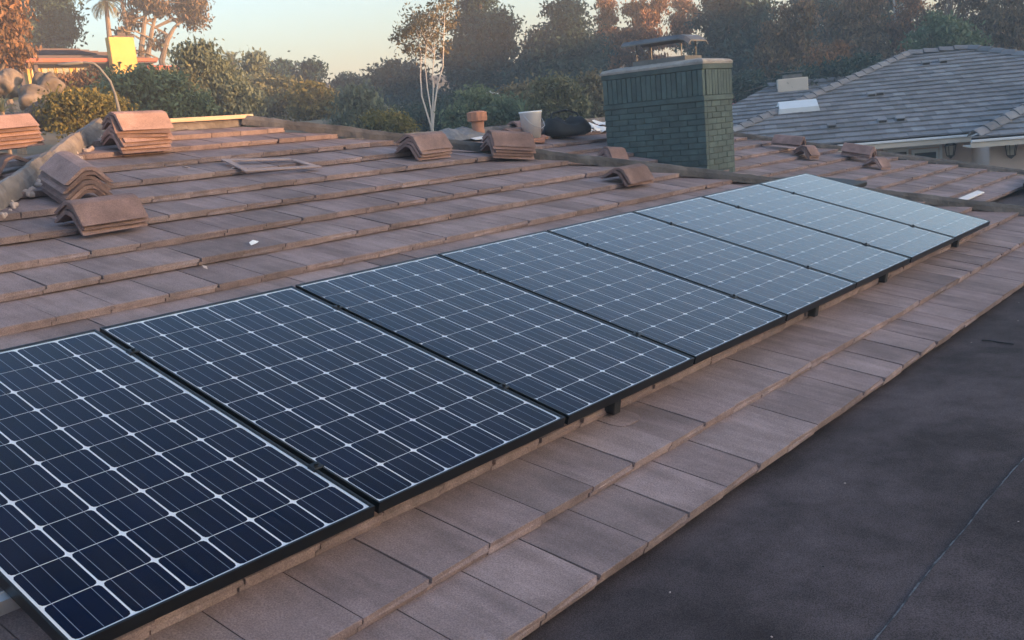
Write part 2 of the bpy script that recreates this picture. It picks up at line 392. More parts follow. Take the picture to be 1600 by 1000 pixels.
# walls below the roofs (hardly seen) and the flat roof
c0 = F1 @ V((0, EAVE, TN))
link('wall', MB().box(pcL.x+.5, c0.y+.45, -3.6, pcR.x-.5, 10.4, -.45).mesh('wall', m_wall), house)
link('wall', MB().box(9.6, 1.65, -3.6, 14.6, 9.9, -.5).mesh('wall', m_wall), house)
FZ = -.345
fl = MB().prism([(-9,-11), (18,-11), (18,1.45), (9.0,1.45), (9.0,-.40), (-9,-.40)], FZ-.12, FZ).mesh('flat_roof', m_flat)
flat = link('flat_roof', fl, house); flat['label'] = 'dark grey rolled asphalt flat roof below the tile eave'
link('wall', MB().box(-8.8, -10.8, -3.6, 17.8, -.6, FZ-.13).mesh('wall', m_wall), house)
# lap seam: upper sheet overlapping with a ragged edge and loose granules
mb = MB(); xs = np.arange(-9, 18, .05); ed = -1.372 + np.cumsum(rng.normal(0, .0016, len(xs))) * .6 + .004*np.sin(xs*3); ed = ed - np.linspace(0, ed[-1]+1.36, len(xs))*.5
for i in range(len(xs)-1):
    a, b = float(ed[i]), float(ed[i+1]); x0, x1 = float(xs[i]), float(xs[i+1])
    mb.add([(x0,-11,FZ+.004),(x1,-11,FZ+.004),(x1,b,FZ+.005),(x0,a,FZ+.005),(x0,a,FZ-.002),(x1,b,FZ-.002)], [(0,1,2,3),(3,2,5,4)])
link('roofing_sheet', mb.mesh('roofing_sheet', m_flat), flat)
mb = MB()
for i in range(len(xs)-1):
    w = .0035 + .003*random.random(); a, b = float(ed[i]), float(ed[i+1])
    mb.add([(xs[i],a-.002,FZ+.0062),(xs[i+1],b-.002,FZ+.0062),(xs[i+1],b+w,FZ+.0035),(xs[i],a+w,FZ+.0035)], [(0,1,2,3)], 0 if random.random() < .45 else 1)
link('seam_bead', mb.mesh('seam_bead', [m_seamg, m_seam]), flat)

# hip boards wrapped in felt and old mortar, ridge board
def hip_board(name, A, B, w, h, seed, mt, seg=90, flat_top=.4, jag=.25):
    r = np.random.default_rng(seed); A, B = V(A), V(B); d = (B-A).normalized(); s = d.cross(V((0,0,1))).normalized(); up = s.cross(d)
    prof = [(-1,-.6), (-.85,.35), (-flat_top,.95), (flat_top,1.0), (.85,.35), (1,-.6)]; mb = MB(); vs = []; k = len(prof)
    no = np.convolve(r.normal(0, 1, seg+12), np.ones(9)/3, 'same'); nw = np.convolve(r.normal(0, 1, seg+12), np.ones(7)/2.6, 'same')
    for i in range(seg+1):
        c = A.lerp(B, i/seg)
        for j, (x, z) in enumerate(prof):
            jj = r.normal(0, .06)
            vs.append(c + s*(w*(x*(1+jag*.5*nw[i])+jj) ) + up*(h*(z*(1+jag*.35*no[i]) + jj*.6)))
    fs = [(i*k+j, (i+1)*k+j, (i+1)*k+j+1, i*k+j+1) for i in range(seg) for j in range(k-1)] + [tuple(range(k)), tuple(seg*k+j for j in range(k))[::-1]]
    return mb.add(vs, fs).mesh(name, mt)
def hp(F, u, v, n): return F @ V((u, v, n))
link('hip_board', hip_board('hip_board', hp(F1, hipL(EAVE), EAVE, TN), hp(F1, UL+.05, RV+.04, TN+.02), .05, .078, 1, m_mortar, 220), house)
link('hip_board', hip_board('hip_board', hp(F1, hipR(EAVE), EAVE, TN), hp(F1, UR-.02, RV+.02, TN+.01),   .045, .055, 2, m_hipfelt, 150), house)
link('hip_board', hip_board('hip_board', hp(F3, hip3(EAVE3), EAVE3, TN), hp(F3, 11.28, RV3, TN), .04, .045, 3, m_hipfelt, 100), house)
link('ridge_board', hip_board('ridge_board', hp(F1, UL+.1, RV+.05, TN-.02), hp(F1, UR, RV+.05, TN-.02), .04, .05, 5, m_mortar, 30), house)
link('ridge_batten', MB().bbox(0, -.02, 0, 1.15, .02, .035, .004).mesh('ridge_batten', m_wood), house, T(hp(F1, UL+.32, RV-.0, TN+.035)))
link('ridge_board', hip_board('ridge_board', hp(F3, 5.6, RV3+.03, TN), hp(F3, 11.28, RV3+.03, TN), .05, .05, 6, m_mortar, 60), house)
mb = MB()                                           # crumbs of old mortar along the left hip
for i in range(60):
    v = random.uniform(3.6, 5.3); p = hp(F1, hipL(v) + random.uniform(.05, .16), v, TN-.01); s = random.uniform(.008, .026)
    q = Matrix.Rotation(random.random()*6, 4, V((random.random(), random.random(), 1)).normalized())
    mb.bbox(-s, -s*.8, -s*.6, s, s*.7, s*.6, s*.3, 0, T(p) @ q)
tag(link('mortar_crumbs', mb.mesh('mortar_crumbs', m_crumb), house), kind='stuff')
mb = MB()                                           # black slab laid in the gap behind the far panel corner
a = hp(F1, 8.02, 2.05, TN-.04)
link('black_gap_slab', MB().bbox(-.55, -.5, -.05, .75, .05, .0, .01).mesh('black_gap_slab', m_black), house, T(hp(F1, 8.3, 1.92, TN-.06)) @ RX(TH*.5))

# ------------------------------------------------------------------ chimney
CX, CY, CW, CD, CZ = 9.44, 3.41, .69, 1.385, 1.70     # -x face is the long one
chim = link('chimney', MB().box(CX+.007, CY+.007, -.2, CX+CW-.007, CY+CD-.007, CZ-.1).mesh('chimney', m_joint), house)
chim['label'] = 'green painted brick chimney with a soldier course below its cap'
def brick(x0, y0, z0, x1, y1, z1):
    j = lambda: random.uniform(-.002, .002)
    link('brick', MB().bbox(-(x1-x0)/2, -(y1-y0)/2, -(z1-z0)/2, (x1-x0)/2, (y1-y0)/2, (z1-z0)/2, .004).mesh('brick', m_paint), chim,
         T(((x0+x1)/2+j(), (y0+y1)/2+j(), (z0+z1)/2+j()*.5)) @ RZ(random.uniform(-.008, .008)))
ROW, TB, JT = .0675, .06, .006
zt = 1.245; k = 0
while zt > .2:
    z1, z0 = zt - JT/2, zt - ROW + JT/2
    y = CY if k % 2 else CY - .125                     # long face
    while y < CY + CD - .03:
        a, b = max(y, CY), min(y + .235, CY + CD)
        if b - a > .03 and zt > .22: brick(CX-.001, a + (0 if a == CY else JT/2), z0, CX+TB, b - (0 if b == CY+CD else JT/2), z1)
        y += .235
    x = CX + TB + JT if k % 2 else CX + TB + JT - .105  # narrow face towards the eave
    while x < CX + CW - .03:
        a, b = max(x, CX+TB+JT), min(x + .215, CX + CW)
        if b - a > .03: brick(a, CY-.001, z0, b - JT, CY+TB, z1)
        x += .215
    zt -= ROW; k += 1
# belt course, soldier course, top band, cap
def band(z0, z1, o): brick(CX-o, CY-o, z0, CX+CW+o, CY+CD+o, z1)
band(1.249, 1.306, .012)
y = CY
nS = 20; wS = CD / nS
for i in range(nS): brick(CX-.010, CY+i*wS+.003, 1.311, CX+.05, CY+(i+1)*wS-.003, 1.600)
nX = 9; wX = (CW-.055) / nX
for i in range(nX): brick(CX+.055+i*wX+.003, CY-.010, 1.311, CX+.055+(i+1)*wX-.003, CY+.05, 1.600)
band(1.604, 1.662, .014)
mb = MB()
cap = [(0,0,.0),(1,0,.0),(1,1,.0),(0,1,.0)]
def capring(o, z): return [(CX-o+.0, CY-o, z), (CX+CW+o, CY-o, z), (CX+CW+o, CY+CD+o, z), (CX-o, CY+CD+o, z)]
vs = []; rings = [(.018, 1.664), (.02, 1.69), (.0, 1.715), (-.10, 1.735), (-.16, 1.74)]
for o, z in rings: vs += capring(o, z)
fs = [(i*4+j, i*4+(j+1)%4, (i+1)*4+(j+1)%4, (i+1)*4+j) for i in range(len(rings)-1) for j in range(4)] + [(0,3,2,1), tuple(len(rings)*4-4+j for j in range(4))]
link('cement_cap', mb.add(vs, fs).mesh('cement_cap', m_cement), chim)
# flue frame and its raised curved rain lid on thin rods
fy0, fy1, fx0, fx1 = CY+.30, CY+1.02, CX+.14, CX+.54
link('flue', MB().box(fx0, fy0, 1.70, fx1, fy1, 1.79).mesh('flue', m_metal), chim)
mb = MB(); n = 14; vs = []
for i in range(n+1):
    t = i/n; yy = CY + .22 + t*.93
    zz = 2.035 + .0*t - .05*(max(0, (.16-t)/.16))**2*1.5
    for x, dz in ((fx0-.04, -.045), (fx0+.02, .0), (fx1-.02, .0), (fx1+.04, -.045)): vs.append((x, yy, zz+dz))
    for x, dz in ((fx1+.04, -.06), (fx1-.02, -.014), (fx0+.02, -.014), (fx0-.04, -.06)): vs.append((x, yy, zz+dz))
fs = [(i*8+j, (i+1)*8+j, (i+1)*8+(j+1)%8, i*8+(j+1)%8) for i in range(n) for j in range(8)] + [tuple(range(8)), tuple(n*8+j for j in range(8))[::-1]]
link('rain_lid', mb.add(vs, fs).mesh('rain_lid', m_metal), chim)
for yy in (CY+.36, CY+.98):
    for xx in (fx0+.03, fx1-.03): link('lid_rod', MB().tube([(xx, yy, 1.74), (xx, yy, 2.03)], .008, 6).mesh('lid_rod', m_metal), chim)

# ------------------------------------------------------------------ solar panels
PW, PL, PP, PH = .992, 1.690, 1.012, .040
gm = MB(); gm.box(.0072, .0072, -.0045, PW-.0072, PL-.0072, -.0015)
gm.m = [1, 0, 1, 1, 1, 1]; ME_glass = gm.mesh('glass', [m_glass, m_clear])
fm = MB(); b = .0075
for x0, y0, x1, y1 in ((0,0,PW,b),(0,PL-b,PW,PL),(0,b,b,PL-b),(PW-b,b,PW,PL-b)): fm.box(x0, y0, -PH, x1, y1, 0)
for x0, y0, x1, y1 in ((b,b,PW-b,.03),(b,PL-.03,PW-b,PL-b)): fm.box(x0, y0, -PH, x1, y1, -PH+.002)
ME_frame = fm.mesh('frame', m_frame)
ME_back = MB().box(b, b, -.012, PW-b, PL-b, -.0085).mesh('backsheet', m_back)
cu, cv = .1597, .1653; mu, mv = (PW-6*cu)/2, (PL-10*cv)/2
cw, ch, cc = cu-.0066, cv-.0038, .0135
cm = MB(); pts = []
for sx, sy in ((1,-1),(1,1),(-1,1),(-1,-1)):
    c = (sx*(cw/2-cc), sy*(ch/2-cc)); a0 = {(1,-1): -PI/2, (1,1): 0, (-1,1): PI/2, (-1,-1): PI}[(sx,sy)]
    for q in (0, .5, 1): pts.append((c[0]+cc*math.cos(a0+q*PI/2), c[1]+cc*math.sin(a0+q*PI/2)))
cm.prism(pts, -.0008, 0)
for x in (-.052, 0, .052): cm.add([(x-.0009,-ch/2,.0003),(x+.0009,-ch/2,.0003),(x+.0009,ch/2,.0003),(x-.0009,ch/2,.0003)], [(0,1,2,3)], 1)
ME_cell = cm.mesh('solar_cell', [m_cell, m_bus])
ME_clamp = MB().bbox(-.022, -.02, -.03, .022, .02, .004, .003).add(*(lambda q: (q.v, q.f))(MB().lathe([(.0,.012),(.007,.012),(.0075,.003)], 8))).mesh('mid_clamp', m_frame)
ordn = ['nearest', 'second', 'third', 'fourth', 'fifth', 'sixth', 'seventh', 'farthest']
for i in range(8):
    Fm = F1 @ T((i*PP+.010, random.uniform(-.002,.002), random.uniform(-.001,.001))) @ RX(random.uniform(-.0012,.0012)) @ RY(random.uniform(-.0015,.0015))
    lab = {0: 'nearest dark blue solar panel, cut off by the left picture edge', 7: 'farthest solar panel, pale with reflected sky, at the end of the row'}.get(i, ordn[i] + ' solar panel of the row counted from the near left end')
    p = thing('solar_panel', lab, 'solar panel', Fm, 'row of solar panels on the tile roof')
    link('frame', ME_frame, p, Fm); link('backsheet', ME_back, p, Fm); link('glass', ME_glass, p, Fm)
    for a in range(6):
        for c in range(10): link('solar_cell', ME_cell, p, Fm @ T((mu+cu*(a+.5), mv+cv*(c+.5), -.0072)))
    if i < 7:
        for v in ((.33, 1.36) if i else (.30, 1.42)): link('mid_clamp', ME_clamp, p, F1 @ T((i*PP+PP, v, -.001)))
for v, nm in ((.33, 'lower'), (1.38, 'upper')):
    rm = MB().box(-.09, v-.02, -.085, 8.12, v+.02, -.078).box(-.09, v-.02, -.078, 8.12, v-.016, -.041).box(-.09, v+.016, -.078, 8.12, v+.02, -.041).box(-.09, v-.016, -.048, 8.12, v+.016, -.044)
    tag(link('mounting_rail', rm.mesh('mounting_rail', m_alu), None, F1), 'aluminium mounting rail running under the %s half of the solar panels' % nm, 'rail', 'rails under the panels')
for k, (px, py) in enumerate(((962, 632), (1270, 482), (1384, 432), (1491, 377))):
    q = onplane(px, py, F1, TN+.02); q.y = .066; FMt = F1 @ T((q.x, q.y, TN-.004)) @ RX(-.119)
    g = thing('roof_mount', ['nearest black roof mount under the panel edge with rounded flashing', 'second black roof mount under the panel edge', 'third black roof mount under the panel edge', 'farthest black roof mount, below the last panel'][k], 'roof mount', FMt, 'mounts under the lower panel edge')
    link('foot', MB().bbox(-.026, -.03, -.02, .026, .03, .06, .004).mesh('foot', m_black), g, FMt)
    if k in (0, 3):
        pl = [(-.09, .03), (-.09, -.05), (-.075, -.085), (-.04, -.10), (.04, -.10), (.075, -.085), (.09, -.05), (.09, .03)]
        link('flashing', MB().prism(pl, .0, .004).mesh('flashing', m_tile), g, F1 @ T((q.x, .045, TN-.0375)) @ RX(-.119))

# ------------------------------------------------------------------ stacks of ridge tiles lifted from hips and ridges
def ridge_mesh(seed, ln=.41, w=.148, h=.102, t=.019):
    r = random.Random(seed)
    outer = [(-w, 0), (-w*.30, h*.93), (-w*.13, h), (w*.13, h), (w*.30, h*.93), (w, 0)]
    inner = [(w-t*1.35, 0), (w*.27-t*.3, h*.93-t*1.1), (w*.1, h-t*1.1), (-w*.1, h-t*1.1), (-w*.27+t*.3, h*.93-t*1.1), (-w+t*1.35, 0)]
    pr = outer + inner; n = len(pr); vs = []
    for k, x in enumerate((-ln/2, -ln/2+.006, ln/2-.006, ln/2)):
        sc = .985 if k in (0, 3) else 1.0
        for (a, z) in pr: vs.append((x + r.uniform(-.002,.002), a*sc, z*sc + (.0 if k < 2 else -.004)))
    fs = []
    for k in range(3):
        for i in range(n): fs.append((k*n+i, k*n+(i+1)%n, (k+1)*n+(i+1)%n, (k+1)*n+i))
    for o in (0, 3*n):
        for i in range(5):
            q = (o+i, o+i+1, o+n-2-i, o+n-1-i); fs.append(q if o else q[::-1])
    mb = MB(); mb.add(vs, fs); mb.f = [f[::-1] for f in mb.f]; return mb.mesh('ridge_tile', m_ridge)
RID = [ridge_mesh(s) for s in range(5)]; RIDS = [ridge_mesh(10+s, .24) for s in range(3)]
ORD = ['lowest', 'second', 'third', 'fourth', 'fifth', 'sixth', 'seventh', 'eighth']
def stack(F, px, py, n, yaw, desc, jit=.011, short=False, fan=None, pitch=.0285, lift=0.0, tilt=0.0, du=0.0, dv=0.0, jy=.04):
    q = onplane(px, py, F, TN)
    for i in range(n):
        jy_ = random.uniform(-jy, jy) + (fan[i] if fan else 0)
        Mx = F @ T((q.x+du+random.uniform(-jit,jit), q.y+dv+random.uniform(-jit,jit), TN+.002+lift+i*pitch)) @ RZ(yaw+jy_) @ RY(tilt)
        if n == 1: lab = 'single ridge tile ' + desc
        else: lab = ('topmost' if i == n-1 else ORD[i]) + ' ridge tile ' + ('' if i in (0, n-1) else 'up ') + 'in the stack ' + desc
        tag(link('ridge_tile', (RIDS if short else RID)[random.randrange(3 if short else 5)], None, Mx), lab, 'ridge tile', 'ridge tiles stacked on the roof')
stack(F1, 128, 312, 6, PI/2-.12, 'of six beside the left hip', dv=.06)
stack(F1, 160, 350, 3, .08, 'of three below the six-tile stack')
stack(F1, 216, 231, 7, .02, 'with fanned top, upper left corner', fan=[0,0,.02,.0,-.10,-.2,-.05], jit=.012)
stack(FL, 18, 264, 1, -.25, 'arched under the stack at the left picture edge')
stack(FL, 26, 256, 6, PI/2+.05, 'cut off by the left picture edge', lift=.115, tilt=.24)
stack(F1, 668, 244, 4, .06, 'of four at mid roof by the hip', dv=.04)
stack(F1, 797, 243, 5, -.42, 'of five left of the white bucket', lift=.0, dv=.03, pitch=.027)
stack(F1, 985, 283, 2, .02, 'in front of the chimney', dv=.03)
stack(F3, 962, 257, 4, -.35, 'of short pieces at the chimney foot', short=True, dv=.05)
stack(F3, 805, 213, 1, .05, 'lying behind the stack left of the white bucket')
stack(F3, 815, 201, 1, .0, 'on the far ridge behind the white bucket')
stack(F3, 1243, 236, 2, PI/2+.15, 'leaning up just right of the chimney', tilt=.12, lift=.06, dv=.12)
stack(F3, 1263, 246, 3, -.15, 'of short pale pieces right of the chimney', short=True, dv=.04)
stack(F3, 1352, 250, 3, PI/2+.1, 'of long tiles nearest the right hip', dv=.12, lift=.03, tilt=.06)
stack(F3, 1375, 262, 2, -.2, 'of short pale pieces nearest the right hip', short=True, dv=.05)

# ------------------------------------------------------------------ loose things on the roofs
def P3(px, py, n=TN): q = onplane(px, py, F3, n); return F3 @ T(q)
def P1(px, py, n=TN): q = onplane(px, py, F1, n); return F1 @ T(q)
def upright(Mx): return T(Mx.to_translation())
# white bucket
B = upright(P3(832, 216)); bk = thing('bucket', 'white plastic bucket standing behind the hip', 'bucket', B)
link('body', MB().lathe([(.0,.005),(.095,.005),(.105,.0),(.135,.30),(.143,.305),(.143,.325),(.135,.325),(.128,.30),(.10,.02),(.0,.02)], 28).mesh('body', m_white, True), bk, B)
link('handle', MB().tube([(-.14,.0,.29),(-.15,-.06,.22),(-.10,-.13,.14),(0,-.155,.11),(.10,-.13,.14),(.15,-.06,.22),(.14,0,.29)], .004, 6).mesh('handle', m_alu), bk, B)
# black bag: sagging open sack with a flap
B = upright(P3(884, 213)); bag = thing('tool_bag', 'black open tool bag slumped beside the white bucket', 'bag', B)
mb = MB(); vs = []; n = 28
for k, (r, z) in enumerate(((.20,0),(.25,.03),(.245,.09),(.21,.16),(.19,.19),(.15,.17),(.09,.20),(.0,.15))):
    for j in range(n):
        a = 2*PI*j/n; w = 1 + .07*math.sin(3*a+k*.7) + .05*math.sin(7*a+k)
        vs.append((r*w*1.25*math.cos(a), r*w*.7*math.sin(a), z*(1+.28*math.sin(2*a+.6)) if z else 0))
fs = [(k*n+j, k*n+(j+1)%n, (k+1)*n+(j+1)%n, (k+1)*n+j) for k in range(7) for j in range(n)]
link('body', mb.add(vs, fs).mesh('body', m_black, True), bag, B @ RZ(-.7))
link('strap', MB().tube([(-.2,.1,.15),(-.12,.12,.30),(.05,.1,.33),(.18,.08,.28),(.24,.05,.16)], .012, 6).mesh('strap', m_black), bag, B @ RZ(-.7))
# papers
for k, (px, py, a, s) in enumerate(((912, 203, .3, 1), (926, 199, -.4, 1.1), (938, 203, .9, .8), (940, 193, .1, .9))):
    mb = MB(); vs = []
    for j in range(5):
        for i in range(4): vs.append(((i-1.5)*.07*s, (j-2)*.07*s, .012+.018*math.sin(i*1.7+j+k)+.012*math.sin(j*2.1)))
    fs = [(j*4+i, j*4+i+1, (j+1)*4+i+1, (j+1)*4+i) for j in range(4) for i in range(3)]
    mb.add(vs, fs); mb.add([(x,y,z-.002) for x,y,z in vs], [f[::-1] for f in fs])
    tag(link('paper_sheet', mb.mesh('paper_sheet', m_paper), None, P3(px, py) @ RZ(a)), ['leftmost white sheet of the loose papers left of the chimney', 'large white sheet in the middle of the loose papers left of the chimney', 'small white sheet nearest the chimney among the loose papers', 'farthest white sheet of the loose papers, up by the ridge'][k], 'paper', 'loose papers by the chimney')
# broken tile pieces by the bucket
for k, (px, py, a) in enumerate(((846, 217, .4), (836, 221, -.3))):
    tag(link('broken_tile', MB().prism([(-.13,-.04),(.1,-.06),(.16,.02),(.03,.06),(-.10,.05)], 0, .028).mesh('broken_tile', m_clay), None, P3(px, py) @ RZ(a)), ['upper orange broken tile piece below the white bucket', 'lower orange broken tile piece below the white bucket'][k], 'tile piece')
# terracotta vent
B = upright(P3(748, 210)) @ T((0,0,-.05)); vt = thing('roof_vent', 'terracotta vent pipe with a fluted cap on the far ridge', 'vent', B)
link('pipe', MB().lathe([(.075,0),(.075,.24),(.068,.24),(.068,.0)], 20).mesh('pipe', m_clay, True), vt, B)
mb = MB(); n = 40; vs = []
for r, z in ((.085,.20),(.115,.21),(.118,.31),(.085,.325),(.0,.33)):
    for j in range(n): rr = r*(1+(.05 if j % 4 < 2 and r > .1 else 0)); vs.append((rr*math.cos(2*PI*j/n), rr*math.sin(2*PI*j/n), z))
fs = [(k*n+j, k*n+(j+1)%n, (k+1)*n+(j+1)%n, (k+1)*n+j) for k in range(4) for j in range(n)]
link('cap', mb.add(vs, fs).mesh('cap', m_clay), vt, B)
link('flashing', MB().prism([(-.2,-.17),(.2,-.17),(.2,.17),(-.2,.17)], .0, .006).mesh('flashing', m_gutter), vt, P3(744, 212, TN+.012))
# crumpled felt heap next to it
mb = MB(); vs = []; nx, ny = 22, 10
for j in range(ny):
    for i in range(nx):
        x, y = (i/(nx-1)-.5)*.75, (j/(ny-1)-.5)*.4; e = max(0, 1-(2*x/.75)**2)*max(0, 1-(2*y/.4)**2)
        vs.append((x, y, .01 + e**.5*(.05+.03*math.sin(i*.7+j*.4)*math.cos(j*.9)+.012*random.random())))
mb.add(vs, [(j*nx+i, j*nx+i+1, (j+1)*nx+i+1, (j+1)*nx+i) for j in range(ny-1) for i in range(nx-1)])
tag(link('felt_heap', mb.mesh('felt_heap', m_lead), None, P3(718, 212) @ RZ(.1)), 'crumpled grey roofing felt heaped left of the terracotta vent', 'felt')
# open wooden frame lying on the tiles
c = [onplane(*p, F1, TN+.005) for p in ((383, 269), (503, 262), (453, 248), (345, 250))]
fr = thing('batten_frame', 'flat rectangular frame of thin pale strips lying on the upper tiles', 'frame', F1 @ T(c[0]))
for k in range(4):
    a, b2 = c[k], c[(k+1) % 4]; d = b2 - a; ln = d.length; ang = math.atan2(d.y, d.x)
    link('strip', MB().bbox(0 if k % 2 == 0 else .056, -.0, 0, ln if k % 2 == 0 else ln-.056, .05, .010+.002*(k % 2), .002).mesh('strip', m_stripwood), fr, F1 @ T((a.x, a.y, TN+.004)) @ RZ(ang))
# scraps on the tiles
for k, (px, py, s) in enumerate(((397, 381, 1.0), (319, 419, .7), (290, 263, .8), (366, 264, .9))):
    vs = [(-.045*s,-.012*s,.004),(.0,-.02*s,.010),(.045*s,.0,.006),(.01*s,.018*s,.018),(-.03*s,.014*s,.012),(-.01*s,0,.002)]
    tag(link('scrap', MB().add(vs, [(0,1,2,3,4),(0,5,1),(1,5,2),(2,5,3),(3,5,4),(4,5,0)]).mesh('scrap', m_paper if k == 0 else m_crumb), None, P1(px, py, TN-.012) @ RZ(.3+k)), ['bright white scrap lying on the tiles above the panels', 'small pale crumb on the tiles just above the third panel', 'pinkish mortar crumb on the tiles left of the strip frame', 'pale mortar crumb beside the strip frame'][k], 'scrap')
a, b2 = onplane(1497, 316, F3, TN), onplane(1532, 301, F3, TN)
d = b2 - a
tag(link('white_board', MB().bbox(0, -.045, 0, d.length, .045, .02, .003).mesh('white_board', m_whitewood), None, F3 @ T(a + V((0,0,.0))) @ RZ(math.atan2(d.y, d.x))), 'short white board lying on the far tile slope beyond the panels', 'board')
tag(link('stick', MB().tube([(0,0,.006),(.05,.004,.008),(.11,-.003,.007),(.19,.002,.006)], [.004,.005,.005,.003], 6).mesh('stick', m_black), None, T((5.155,-.70,FZ)) @ RZ(-1.83)), 'thin black stick lying on the dark flat roof', 'stick')
for k, (x, y, z, a, ln) in enumerate(((14.2, .75, FZ, .1, 1.6), (14.4, .85, FZ+.06, -.05, 1.5), (14.1, .95, FZ+.12, .16, 1.4))):
    tag(link('black_board', MB().bbox(-ln/2, -.12, 0, ln/2, .12, .055, .005).mesh('black_board', m_black), None, T((x, y, z)) @ RZ(a)), ['lowest', 'middle', 'topmost'][k] + ' black board of the pile at the right edge beyond the panels', 'board', 'black boards on the flat roof')
mb = MB()                                              # grit on the flat roof
for i in range(60):
    x, y = random.uniform(.5, 7), random.uniform(-2.6, -.6); s = random.uniform(.0015, .004)
    mb.bbox(-s,-s*.7,0,s,s*.7,s, s*.3, 0 if random.random()<.6 else 1, T((x, y, FZ+(.004 if y < -1.37 else 0))) @ RZ(random.random()*3))
tag(link('roof_grit', mb.mesh('roof_grit', [m_crumb, m_black])), 'fine pale grit scattered on the dark flat roof', 'grit', kind='stuff')

# ------------------------------------------------------------------ grey tiled house on the right
E3 = V((.46913351, -.88312726, 0)); G3 = V((.88312726, .46913351, 0)); UPZ = V((0,0,1))
def nframe(o, pit): return frame(o, E3, G3*math.cos(pit)+UPZ*math.sin(pit), UPZ*math.cos(pit)-G3*math.sin(pit))
def field(F, u0, u1, v0, v1, planes, w=.30, ex=.352, th=.035):
    mb = MB(); k = 0; v = v0
    while v < v1:
        u = u0 - (k % 2)*w/2
        while u < u1:
            cut = [(u+.003, v), (u+w-.003, v), (u+w-.003, v+ex+.06), (u+.003, v+ex+.06)]
            for a, b, c in planes:
                cut = clip(cut, a, b, c)
                if len(cut) < 3: break
            if len(cut) >= 3:
                m = len(cut); dn = random.uniform(-.004, .004); dv = random.uniform(-.008, .008)
                vs = [(x, y+dv, dn-.04*(y-v)/ex) for x, y in cut] + [(x, y+dv, dn-.04*(y-v)/ex-th) for x, y in cut]
                mb.add(vs, [tuple(range(m)), tuple(range(m, 2*m))[::-1]] + [((j+1)%m, j, m+j, m+(j+1)%m) for j in range(m)])
            u += w
        v += ex; k += 1
    return mb
PN = math.radians(18); FN = nframe(atd(1400, 214, 26), PN)
nb = thing('neighbour_house', 'grey tile roofed house with pale stucco walls behind the right end of the roof', 'house', T((24, 8, -2.9)))
k18 = math.cos(PN)
NRV, NU0, NU1 = 7.05, 1.45, 3.15
pl = [(-1, k18, -(NU0 - NRV*k18)), (1, k18, NU1 + NRV*k18), (0, 1, NRV)]
roof = link('roof', MB().prism([(NU0-NRV*k18, .02), (NU1+NRV*k18, .02), (NU1, NRV-.02), (NU0, NRV-.02)], -.12, -.06).mesh('roof', m_deck), nb, FN)
tag(link('tile_field', field(FN, -6, 11, 0, NRV, pl).mesh('tile_field', m_grey_tile), roof, FN), kind='stuff')
FNb = frame(FN @ V((NU1, NRV, -.03)), -E3, UPZ*math.sin(PN)-G3*math.cos(PN), UPZ*math.cos(PN)+G3*math.sin(PN))
link('roof', MB().prism([(-NRV*k18, -NRV), (NU1-NU0+NRV*k18, -NRV), (NU1-NU0, 0), (0, 0)], -.04, 0).mesh('roof', m_grey_tile), nb, FNb)
pa, pb, pc_ = FN @ V((NU0-NRV*k18, 0, -.04)), FNb @ V((NU1-NU0+NRV*k18, -NRV, -.02)), FN @ V((NU0, NRV, -.04))
mb = MB(); mb.add([pa, pb, pc_, pa-UPZ*.05, pb-UPZ*.05, pc_-UPZ*.05], [(0,2,1),(3,4,5),(0,1,4,3),(1,2,5,4),(2,0,3,5)])
link('roof', mb.mesh('roof', m_grey_tile), nb)
pa, pb, pc_ = FN @ V((NU1+NRV*k18, 0, -.04)), FNb @ V((-NRV*k18, -NRV, -.02)), FN @ V((NU1, NRV, -.04))
mb = MB(); mb.add([pa, pb, pc_, pa-UPZ*.05, pb-UPZ*.05, pc_-UPZ*.05], [(0,1,2),(3,5,4),(0,3,4,1),(1,4,5,2),(2,5,3,0)])
link('roof', mb.mesh('roof', m_grey_tile), nb)
def caps(A, B, parent, ln=.36, w=.16, h=.075, tilt=.09, name='hip_tile'):
    A, B = V(A), V(B); d = (B-A); L_ = d.length; d.normalize(); s = d.cross(UPZ).normalized(); up = s.cross(d); n = max(1, int(L_/ln))
    me_ = MB()
    pr = [(-w, -h*.6), (-w*.55, h*.5), (-.03, h), (.03, h), (w*.55, h*.5), (w, -h*.6)]; t = .02
    pr2 = [(w-t, -h*.6), (w*.5-t*.5, h*.5-t), (.02, h-t), (-.02, h-t), (-w*.5+t*.5, h*.5-t), (-w+t, -h*.6)]
    P_ = pr + pr2; m = len(P_); vs = []
    for x, dz in ((0, .035), (ln+.05, 0)):
        for a, z in P_: vs.append((x, a, z+dz))
    fs = [(i, (i+1)%m, m+(i+1)%m, m+i) for i in range(m)] + [tuple(range(m))[::-1], tuple(range(m, 2*m))]
    me_ = me_.add(vs, fs); me_.f = [f[::-1] for f in me_.f]; me_ = me_.mesh(name, m_grey_tile)
    for i in range(n):
        p = A + d*(i*L_/n); link(name, me_, parent, frame(p, d, s, up) @ RX(random.uniform(-.06,.06)) @ RZ(random.uniform(-.03,.03)))
caps(FN @ V((NU0-NRV*k18+.1, .05, 0)), FN @ V((NU0, NRV, .0)), roof)
caps(FN @ V((NU1+NRV*k18-.1, .05, 0)), FN @ V((NU1, NRV, .0)), roof)
caps(FN @ V((NU0, NRV, .0)), FN @ V((NU1, NRV, .0)), roof)
